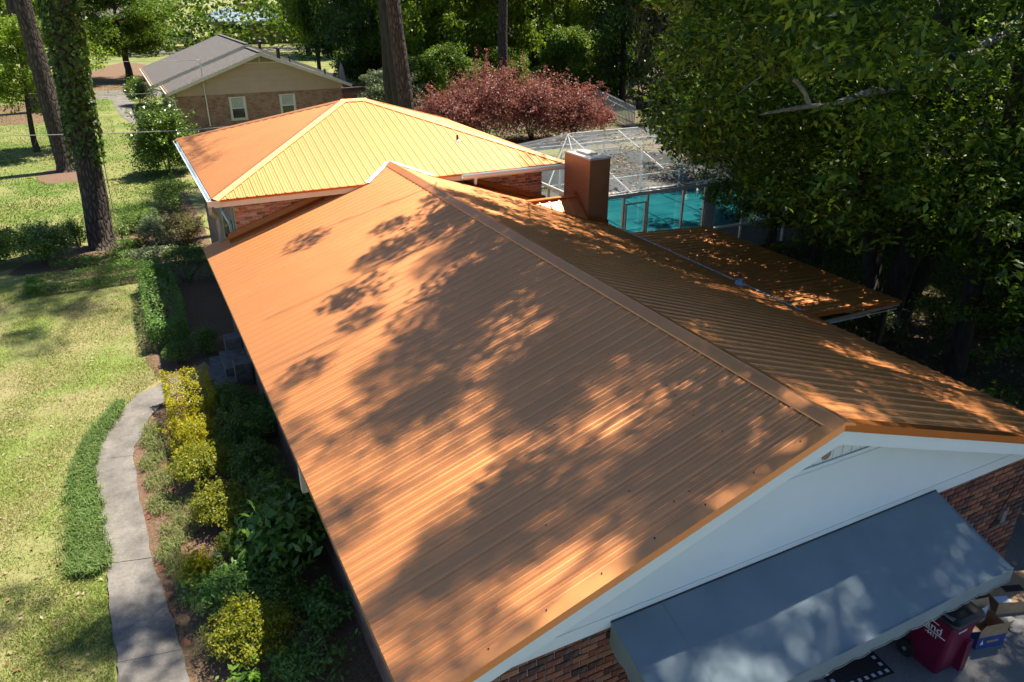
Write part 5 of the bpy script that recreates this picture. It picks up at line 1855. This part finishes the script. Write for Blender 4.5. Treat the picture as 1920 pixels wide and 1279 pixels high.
# ------------------------------------------------------------------ shrubs
def shrub(name, label, x, y, w, d, h, leafm, n, leaf, shape='ball', cat='shrub', group=None, seed=0, aspect=.55, up=.7, stems=9, base=.08, lumps=14, hang=0, stemm='stem_wood', low=0.0):
    t = thing(name, label, cat, (x, y, 0), group)
    rng = np.random.default_rng(seed + 900)
    st = MB()
    for i in range(stems):
        a = rng.uniform(0, 2 * math.pi)
        r = rng.uniform(.25, .85)
        e = (x + math.cos(a) * r * w * .45, y + math.sin(a) * r * d * .45, h * rng.uniform(.6, .9))
        b = (x + math.cos(a) * .06, y + math.sin(a) * .06, -.02)
        mid = (x + math.cos(a) * r * w * .2, y + math.sin(a) * r * d * .2, h * .42)
        st.tube([b, mid, e], [.018, .012, .004], 5, False)
    st.build('stems', stemm, t)
    if shape == 'box':
        u = rng.uniform(-1, 1, (n, 3))
        f = rng.integers(0, 5, n)
        p = u.copy()
        sh = 1 - np.abs(rng.normal(size=n)) * .12
        p[f == 0, 2] = sh[f == 0]
        p[f == 1, 0] = sh[f == 1]; p[f == 2, 0] = -sh[f == 2]
        p[f == 3, 1] = sh[f == 3]; p[f == 4, 1] = -sh[f == 4]
        wob = 1 + .07 * np.sin(p[:, [1]] * 5 + seed) * np.sin(p[:, [0]] * 4 + 1)
        q = np.sign(p) * np.abs(p) ** 1.0
        pos = np.stack([x + q[:, 0] * w / 2 * wob[:, 0], y + q[:, 1] * d / 2 * wob[:, 0], base + (h - base) * (q[:, 2] + 1) / 2 * (.96 + .06 * np.sin(q[:, 0] * 6 + q[:, 1] * 7 + seed))], 1)
        out = np.zeros((n, 3))
        out[f == 0, 2] = 1.2
        out[f == 1, 0] = 1; out[f == 2, 0] = -1; out[f == 3, 1] = 1; out[f == 4, 1] = -1
        pos += rng.normal(size=pos.shape) * .018
    else:
        dirs = unit(rng.normal(size=(lumps, 3)))
        dirs[:, 2] = np.abs(dirs[:, 2]) * 1.15 - .42 - low * rng.uniform(0, 1, lumps)
        rr = rng.uniform(.42, .72, lumps)
        cen = np.stack([x + dirs[:, 0] * rr * w * .5, y + dirs[:, 1] * rr * d * .5, base + (h - base) * (.42 + dirs[:, 2] * rr * .62)], 1)
        rad = rng.uniform(.30, .46, lumps)
        per = n // lumps
        c = np.repeat(cen, per, 0)
        r = np.repeat(rad, per)
        out = unit(rng.normal(size=c.shape))
        tt = rng.uniform(0, 1, len(c)) ** .3
        pos = c + out * (tt * r)[:, None] * np.array([w * .62, d * .62, h * .62])
        pos = pos[(pos[:, 2] > base * .6)]
        # loose shoots beyond the rim
        ns = max(10, int(lumps * 1.4))
        sd = unit(rng.normal(size=(ns, 3)))
        sd[:, 2] = np.abs(sd[:, 2]) * .9 + .05
        per = max(4, int(n * .16 / ns))
        f = rng.uniform(.62, 1.0, (ns, per, 1)) * rng.uniform(.9, 1.32, (ns, 1, 1))
        sp = np.array([x, y, h * .42]) + sd[:, None, :] * f * np.array([w * .5, d * .5, h * .58])
        sp = sp.reshape(-1, 3) + rng.normal(size=(ns * per, 3)) * leaf * .55
        pos = np.concatenate([pos, sp], 0)
        out = unit(pos - np.array([x, y, h * .4])) * .6
    q = leaf_quads(rng, pos, leaf, aspect, up, out, hang)
    obj('foliage', fast_mesh('foliage', q, 4, leafm), None, t)
    return t

def build_shrubs():
    shrub('golden_shrub', 'square clipped golden shrub nearest the top of the front walk', -6.12, 11.6, .95, 1.7, .85, 'leaf_gold', 8840, .046, 'box', seed=1)
    shrub('golden_shrub', 'rounded golden shrub second down the bed', -6.2, 10.05, 1.15, 1.4, .82, 'leaf_gold', 7820, .046, seed=2)
    shrub('golden_shrub', 'golden shrub with bare twiggy base third down the bed', -6.25, 8.75, 1.25, 1.4, .84, 'leaf_goldgreen', 7140, .046, seed=3, base=.26, stems=40)
    shrub('golden_shrub', 'golden green shrub in part shade fourth down the bed', -6.02, 7.4, 1.1, 1.35, .8, 'leaf_goldgreen', 6460, .046, seed=4)
    shrub('shade_shrub', 'green shrub in house shadow beside the square golden shrub', -5.4, 11.25, 1.1, 1.4, .85, 'leaf_box', 5200, .055, seed=5)
    shrub('shade_shrub', 'green shrub in house shadow behind the rounded golden shrub', -5.35, 9.85, 1.2, 1.35, .9, 'leaf_box', 5200, .055, seed=6)
    shrub('shade_shrub', 'green shrub in house shadow behind the twiggy golden shrub', -5.3, 8.55, 1.15, 1.3, .82, 'leaf_box', 5000, .055, seed=7)
    shrub('shade_shrub', 'green shrub right of the fourth golden shrub', -5.25, 7.2, 1.15, 1.3, .85, 'leaf_box', 5000, .055, seed=8)
    shrub('laurel_shrub', 'large leaved upright laurel shrub against the eave', -5.3, 5.8, 1.45, 1.5, 1.35, 'leaf_laurel', 1500, .2, seed=9, aspect=.42, up=.5, lumps=20, hang=-.4)
    shrub('variegated_shrub', 'small shrub with bright yellow tips beside the brick edging', -6.62, 5.95, .55, .6, .66, 'leaf_gold', 1200, .07, seed=10)
    shrub('nandina_shrub', 'feathery dark green shrub below the yellow tipped one', -6.15, 5.3, 1.45, 1.25, .75, 'leaf_hedge', 3000, .09, seed=11, aspect=.35)
    shrub('golden_shrub', 'golden green shrub lowest in the bed near the picture edge', -6.1, 4.15, 1.25, 1.25, .85, 'leaf_goldgreen', 7140, .046, seed=12)
    shrub('low_plant', 'low dark leafy plants in shadow at the bottom edge of the bed', -5.4, 3.5, 1.3, 1.1, .5, 'leaf_hedge', 900, .09, seed=13, aspect=.4)
    shrub('low_plant', 'pale green broad leaved sprout at the lowest corner of the bed', -6.25, 3.4, .5, .4, .36, 'leaf_laurel', 160, .14, seed=14, aspect=.5)
    shrub('low_plant', 'small leafy sprout on bare mulch close to the wall', -5.1, 4.6, .32, .3, .25, 'leaf_hedge', 130, .09, seed=15)
    shrub('box_shrub', 'small round light green shrub at the corner of the hedge', -6.15, 14.6, .75, .85, .62, 'leaf_box', 2000, .05, seed=16)
    shrub('box_shrub', 'green mounded shrub between the hedge and the entry step', -5.45, 14.9, .85, .9, .72, 'leaf_box', 2200, .055, seed=17)
    shrub('bed_shrub', 'loose green shrub between the laurel and the feathery shrub', -5.55, 4.75, .95, .9, .6, 'leaf_box', 2600, .06, seed=70)
    shrub('bed_shrub', 'small yellow green shrub between the golden row and the laurel', -5.95, 6.35, .85, .85, .55, 'leaf_goldgreen', 2600, .05, seed=71)
    shrub('bed_shrub', 'low dark shrub against the wall below the laurel', -4.95, 4.3, .8, 1.0, .5, 'leaf_hedge', 1400, .08, seed=72)
    shrub('bed_shrub', 'dark shrub against the wall above the laurel', -4.95, 6.9, .8, .9, .7, 'leaf_hedge', 2000, .07, seed=73)
    shrub('bed_shrub', 'dark shrub behind the upper green shrubs by the wall', -4.85, 10.5, .8, 2.2, .6, 'leaf_hedge', 3000, .07, seed=74)
    # clipped hedge: two runs
    shrub('clipped_hedge', 'clipped green hedge running along the bed toward the camera', -6.22, 17.9, 1.0, 5.0, .85, 'leaf_hedge', 12000, .065, 'box', 'hedge', seed=18, stems=26)
    shrub('clipped_hedge', 'short clipped hedge run joining the house wall', -5.35, 20.7, 2.3, .7, .88, 'leaf_hedge', 3600, .065, 'box', 'hedge', seed=19, stems=12)
    shrub('low_hedge', 'low wispy groundcover strip running left from the hedge', -8.0, 22.0, 3.8, 1.2, .40, 'leaf_hedge', 9500, .08, 'box', 'hedge', seed=20, stems=12, aspect=.3)
    for i, (x, y, w, h) in enumerate(((-7.3, 24.3, 1.2, .38), (-8.5, 24.0, 1.2, .4), (-6.8, 25.4, 1.0, .42), (-7.3, 23.1, 1.3, .34))):
        lab = ['low weedy groundcover in front of the ivy pine base', 'low weedy groundcover between the left shrubs and the ivy pine', 'low weedy groundcover right behind the ivy pine base', 'low weedy groundcover just behind the wispy strip'][i]
        shrub('groundcover_patch', lab, x, y, w * 1.3, w, h, 'leaf_box', 1500, .075, seed=80 + i, aspect=.45)
    shrub('azalea_mound', 'flat topped dark green mound right of the ivy pine', -6.3, 28.0, 1.8, 2.0, .95, 'leaf_box', 6000, .06, seed=21)
    shrub('pale_shrub', 'grey green loose shrub left of the red tipped one', -5.8, 25.5, 1.5, 1.6, 1.25, 'leaf_grey', 5000, .07, seed=22)
    shrub('redtip_shrub', 'rounded shrub with reddish new leaves near the house corner', -4.95, 25.1, 1.7, 1.75, 1.4, 'leaf_redtip', 7000, .065, seed=23)
    shrub('side_shrub', 'dark shrub below the left gutter of the hip roof', -4.9, 30.8, 1.9, 2.4, 1.5, 'leaf_box', 6000, .07, seed=24)
    shrub('low_plant', 'pale leafy plants at the foot of the ivy pine', -6.2, 23.7, 1.8, 1.3, .5, 'leaf_grey', 2600, .08, seed=25)
    shrub('low_plant', 'bright weedy plants between hedge and red tipped shrub', -5.1, 22.9, 1.5, 1.3, .65, 'leaf_box', 2600, .08, seed=26)
    shrub('camellia', 'tall glossy camellia with rounded crown beside the hip roof', -4.5, 38.2, 3.0, 3.2, 3.9, 'leaf_camellia', 21000, .13, seed=27, lumps=46, stems=14, low=.3)
    shrub('left_shrub', 'large mixed green shrub left of the ivy pine', -9.55, 24.9, 2.3, 2.1, 1.6, 'leaf_camellia', 9000, .08, seed=28, lumps=20)
    shrub('left_shrub', 'dark green shrub at the left edge of the picture', -11.0, 25.3, 2.0, 2.0, 1.6, 'leaf_box', 7000, .08, seed=29)
    shrub('sapling_shrub', 'small thin shrub touching the ivy pine trunk', -8.5, 26.6, 1.1, 1.1, 1.2, 'leaf_box', 2400, .08, seed=30)
    shrub('low_plant', 'thin sprigs growing right of the ivy pine base', -7.0, 26.6, .5, .5, .8, 'leaf_box', 320, .08, seed=31)
    shrub('iris_clump', 'spiky pale green clump beside the neighbour walk', -4.2, 60.5, 1.7, 2.6, 1.0, 'leaf_grey', 2200, .25, seed=32, aspect=.15, hang=-1.2)
    shrub('corner_bush', 'dark rounded bush at the corner of the neighbour house', -4.3, 66.5, 2.4, 3.4, 2.5, 'leaf_camellia', 4200, .15, seed=33, lumps=22)
    shrub('walk_bush', 'bright bush between the neighbour walk and the camellia', -4.0, 46.5, 2.0, 2.6, 1.6, 'leaf_bright', 3000, .12, seed=34)
    # dark red shrubs in a row behind the pool
    red = [(11.0, 38.4, 3.4, 3.8), (13.6, 38.6, 3.9, 5.0), (16.6, 38.2, 3.9, 4.6), (19.3, 37.6, 3.5, 3.7)]
    for i, (x, y, w, h) in enumerate(red):
        lab = ['dark red shrub at the left end of the row behind the hip roof', 'tallest dark red shrub second from the left of the row', 'dark red shrub third from the left of the row', 'brownish red shrub at the right end of the row'][i]
        shrub('red_shrub', lab, x, y, w * 1.3, w * 1.1, h, 'leaf_red', 17000, .13, 'ball', 'shrub', 'dark red shrubs in a row', 40 + i, .5, .3, 26, .15, 52, -.8, 'bark_dark', .3)
    shrub('red_shrub', 'small separate dark red shrub near the grey fence', 21.9, 38.2, 1.9, 1.9, 1.9, 'leaf_red', 2600, .13, 'ball', 'shrub', None, 47, .5, .3, 12, .3, 16, -.6)
    for i, (x, y, w, h, lab) in enumerate(((12.6, 5.6, 1.8, 1.7, 'dark undergrowth shrub behind the right eave pine'), (12.0, 3.2, 1.6, 1.4, 'dark shrub near the lower right eave'), (10.6, 7.3, 1.2, 1.0, 'sunlit spiky plant below the porch end'), (14.6, 2.6, 1.8, 1.8, 'dark shrub at the right picture edge under the trees'))):
        shrub('undergrowth', lab, x, y, w, w, h, 'leaf_dark' if i != 2 else 'leaf_grey', 1500, .11 if i != 2 else .25, 'ball', 'shrub', None, 60 + i, .5 if i != 2 else .14)
build_shrubs()

# ------------------------------------------------------------------ grass, litter and small stuff
def inside(px, py, poly):
    res = np.zeros(len(px), bool)
    n = len(poly)
    j = n - 1
    for i in range(n):
        xi, yi = poly[i]
        xj, yj = poly[j]
        c = ((yi > py) != (yj > py)) & (px < (xj - xi) * (py - yi) / (yj - yi + 1e-12) + xi)
        res ^= c
        j = i
    return res

def blades(rng, x, y, h, w, lean=.5, z=0.0):
    n = len(x)
    a = rng.uniform(0, 2 * math.pi, n)
    la = rng.uniform(0, 2 * math.pi, n)
    ll = rng.uniform(0, lean, n) * h
    hw = (w * .5)
    p = np.stack([x, y, np.full(n, z)], 1)
    s = np.stack([np.cos(a) * hw, np.sin(a) * hw, np.zeros(n)], 1)
    tip = p + np.stack([np.cos(la) * ll, np.sin(la) * ll, h], 1)
    return np.stack([p - s, p + s, tip], 1)

def build_grass():
    rng = np.random.default_rng(99)
    lawn = [(-15, 2.5), (-7.86, 2.5), (-7.9, 6.5), (-8.1, 10.6), (-7.6, 12.5), (-7.1, 13.3), (-6.6, 13.9), (-6.75, 15), (-6.65, 21.6), (-9.4, 22.6), (-11.4, 23.2), (-20, 24), (-20, 2.5)]
    n = 330000
    # denser towards the camera
    yy = 2.5 + (24 - 2.5) * rng.uniform(0, 1, n) ** 1.25
    xx = -6.5 - rng.uniform(0, 1, n) * (2.2 + .35 * yy)
    k = inside(xx, yy, lawn)
    patch = np.sin(xx * 1.9 + 1.3 * np.sin(yy * .8)) * np.sin(yy * 1.3 + np.sin(xx * 1.1)) + .6 * np.sin(xx * 4.1 + yy * 2.7) * np.sin(yy * 3.7 - xx)
    k &= rng.uniform(size=n) < np.clip(.72 + .5 * patch, .16, 1)
    xx, yy = xx[k], yy[k]
    h = rng.uniform(.018, .05, len(xx))
    q = blades(rng, xx, yy, h, rng.uniform(.008, .018, len(xx)), 1.3)
    tag(obj('lawn_grass', fast_mesh('lawn_grass', q, 3, 'blade_lawn'), None), 'short patchy lawn grass left of the front walk', 'grass', kind='stuff')
    # rougher grass further back
    n = 150000
    yy = 24 + 62 * rng.uniform(0, 1, n) ** 1.5
    xx = -3.0 - rng.uniform(0, 1, n) * (4 + .33 * yy)
    patch = np.sin(xx * 1.1 + yy * .4) * np.sin(yy * .7 - xx * .3)
    k = rng.uniform(size=n) < np.clip(.7 + .5 * patch, .2, 1)
    k &= ~((xx > -4.6) & (yy < 34)) & ~((xx > -6.6) & (yy > 53) & (yy < 73)) & ~(((xx + 9.2) / 1.3) ** 2 + ((yy - 40.6) / 2.6) ** 2 < 1) & ~((yy < 27) & (xx > -11.5))
    xx, yy = xx[k], yy[k]
    q = blades(rng, xx, yy, rng.uniform(.04, .09, len(xx)), rng.uniform(.02, .05, len(xx)), 1.2)
    tag(obj('meadow_grass', fast_mesh('meadow_grass', q, 3, 'blade_meadow'), None), 'grass of the back lawn around the pine trunks', 'grass', kind='stuff')
    # border grass: arching blades
    def arching(x, y, hh, name, label, mat, lo=.16, hi=.30, w=.012):
        n = len(x)
        az = rng.uniform(0, 2 * math.pi, n)
        L = rng.uniform(lo, hi, n)
        d = np.stack([np.cos(az), np.sin(az), np.zeros(n)], 1)
        s = np.stack([-np.sin(az), np.cos(az), np.zeros(n)], 1) * (w / 2)
        sp = rng.uniform(.25, .8, n)[:, None] * L[:, None]
        p0 = np.stack([x, y, np.full(n, .0)], 1)
        p1 = p0 + d * sp * .45 + np.array([0, 0, 1]) * (L * .72)[:, None]
        p2 = p0 + d * sp * 1.1 + np.array([0, 0, 1]) * (L * rng.uniform(.45, .85, n))[:, None]
        a = np.stack([p0 - s, p0 + s, p1 + s * .9, p1 - s * .9], 1)
        b = np.stack([p1 - s * .9, p1 + s * .9, p2 + s * .15, p2 - s * .15], 1)
        q = np.concatenate([a, b], 0)
        tag(obj(name, fast_mesh(name, q, 4, mat), None), label, 'grass', kind='stuff')
    # strip along the left edge of the walk
    edge = np.array([(-7.55, 12.75), (-7.72, 12.2), (-8.0, 11.6), (-8.17, 10.9), (-8.27, 10.2), (-8.28, 9.4), (-8.2, 8.6), (-8.2, 7.9), (-8.17, 7.25), (-8.15, 6.95)])
    wid = np.array([.10, .16, .2, .2, .24, .28, .3, .33, .36, .30])
    t = rng.uniform(0, len(edge) - 1.001, 7000)
    i = t.astype(int)
    f = t - i
    c = edge[i] * (1 - f)[:, None] + edge[i + 1] * f[:, None]
    ww = wid[i] * (1 - f) + wid[i + 1] * f
    off = rng.uniform(-1, 1, len(t))
    cl = .75 + .25 * np.sin(t * 9)
    arching(c[:, 0] + off * ww * cl * (1 + .7 * rng.uniform(size=len(t)) * (off < -.5) * (rng.uniform(size=len(t)) < .4)), c[:, 1] + rng.normal(size=len(t)) * .07, None, 'border_grass', 'clumpy green border grass along the left edge of the front walk', 'blade_border')
    # paler tufts on the bed side
    tx, ty = [], []
    for (x, y, r, k) in ((-6.95, 11.3, .2, 300), (-7.0, 10.8, .22, 300), (-6.85, 10.3, .3, 420), (-7.1, 9.9, .2, 320), (-6.95, 9.2, .28, 380), (-7.0, 8.4, .25, 360), (-6.6, 8.0, .3, 300), (-6.8, 7.4, .3, 420), (-7.0, 6.9, .2, 260), (-6.85, 6.4, .22, 240), (-6.8, 5.7, .2, 160), (-6.6, 4.6, .3, 160)):
        a = rng.uniform(0, 6.28, k)
        rr = r * np.sqrt(rng.uniform(0, 1, k))
        tx.append(x + np.cos(a) * rr)
        ty.append(y + np.sin(a) * rr * 1.3)
    arching(np.concatenate(tx), np.concatenate(ty), None, 'bed_grass', 'pale straggly grass tufts along the bed side of the front walk', 'blade_straw', .10, .24, .010)
    # pine needles and dead leaves on the bed
    bed = [(-6.95, 2.5), (-7.2, 6.4), (-7.3, 9.6), (-6.6, 12.6), (-6.9, 15.0), (-6.75, 21.6), (-11.5, 23.6), (-11.5, 26.0), (-6.8, 28.2), (-4.2, 34), (-4.5, 15), (-4.6, 2.5)]
    n = 52000
    xx, yy = rng.uniform(-11.5, -4.5, n), 2.5 + 26 * rng.uniform(0, 1, n) ** 1.5
    k = inside(xx, yy, bed)
    pos = np.stack([xx[k], yy[k], rng.uniform(.012, .035, k.sum())], 1)
    q = leaf_quads(rng, pos, .085, .10, 2.0)
    tag(obj('bed_litter', fast_mesh('bed_litter', q, 4, 'needle_litter'), None), 'pine needles and bark litter on the planting bed', 'litter', kind='stuff')
    # leaf litter under the right hand trees
    n = 26000
    xx = rng.uniform(6, 24, n)
    yy = rng.uniform(-4, 16, n)
    k = (xx > 5.9 + 0 * yy) & ~((xx < 9.3) & (yy > 5.7) & (yy < 12.8)) & ~((yy > 14.5)) & (yy > 1.0 - (xx - 6.6) * .8)
    pos = np.stack([xx[k], yy[k], rng.uniform(.01, .04, k.sum())], 1)
    q = leaf_quads(rng, pos, .12, .5, 1.6)
    tag(obj('leaf_litter', fast_mesh('leaf_litter', q, 4, 'needle_litter'), None), 'dry leaf litter on the shaded ground under the right trees', 'litter', kind='stuff')
    # grass in the shaded yard beyond the porch
    n = 26000
    xx = rng.uniform(9.5, 20, n)
    yy = rng.uniform(8, 15, n)
    q = blades(rng, xx, yy, rng.uniform(.05, .12, n), rng.uniform(.02, .035, n), 1.0)
    tag(obj('yard_grass', fast_mesh('yard_grass', q, 3, 'blade_border'), None), 'thin grass in the shaded yard beside the pool', 'grass', kind='stuff')
    # scattered leaves on the lawn
    n = 700
    xx = rng.uniform(-11.5, -7.0, n)
    yy = 3 + 19 * rng.uniform(0, 1, n) ** 1.3
    k = inside(xx, yy, lawn)
    pos = np.stack([xx[k], yy[k], np.full(k.sum(), .045)], 1)
    q = leaf_quads(rng, pos, .075, .55, 2.0)
    tag(obj('lawn_litter', fast_mesh('lawn_litter', q, 4, 'screen_litter'), None), 'dry leaves scattered over the front lawn', 'leaves', kind='stuff')
build_grass()

def build_entry_step():
    t = thing('entry_step', 'dark stone entry blocks in shadow beside the upper end of the front walk', 'step', (-5.0, 13.3, 0))
    MB().box(-5.45, -4.62, 12.5, 14.2, 0, .17).build('landing', 'stone_block', t)
    MB().box(-5.2, -4.62, 12.9, 14.0, .172, .36).build('upper_step', 'stone_block', t)
    MB().box(-5.02, -4.64, 12.45, 12.85, .172, .62).build('pier', 'stone_block', t)
    MB().box(-5.02, -4.64, 14.05, 14.45, .0, .62).build('pier', 'stone_block', t)
build_entry_step()
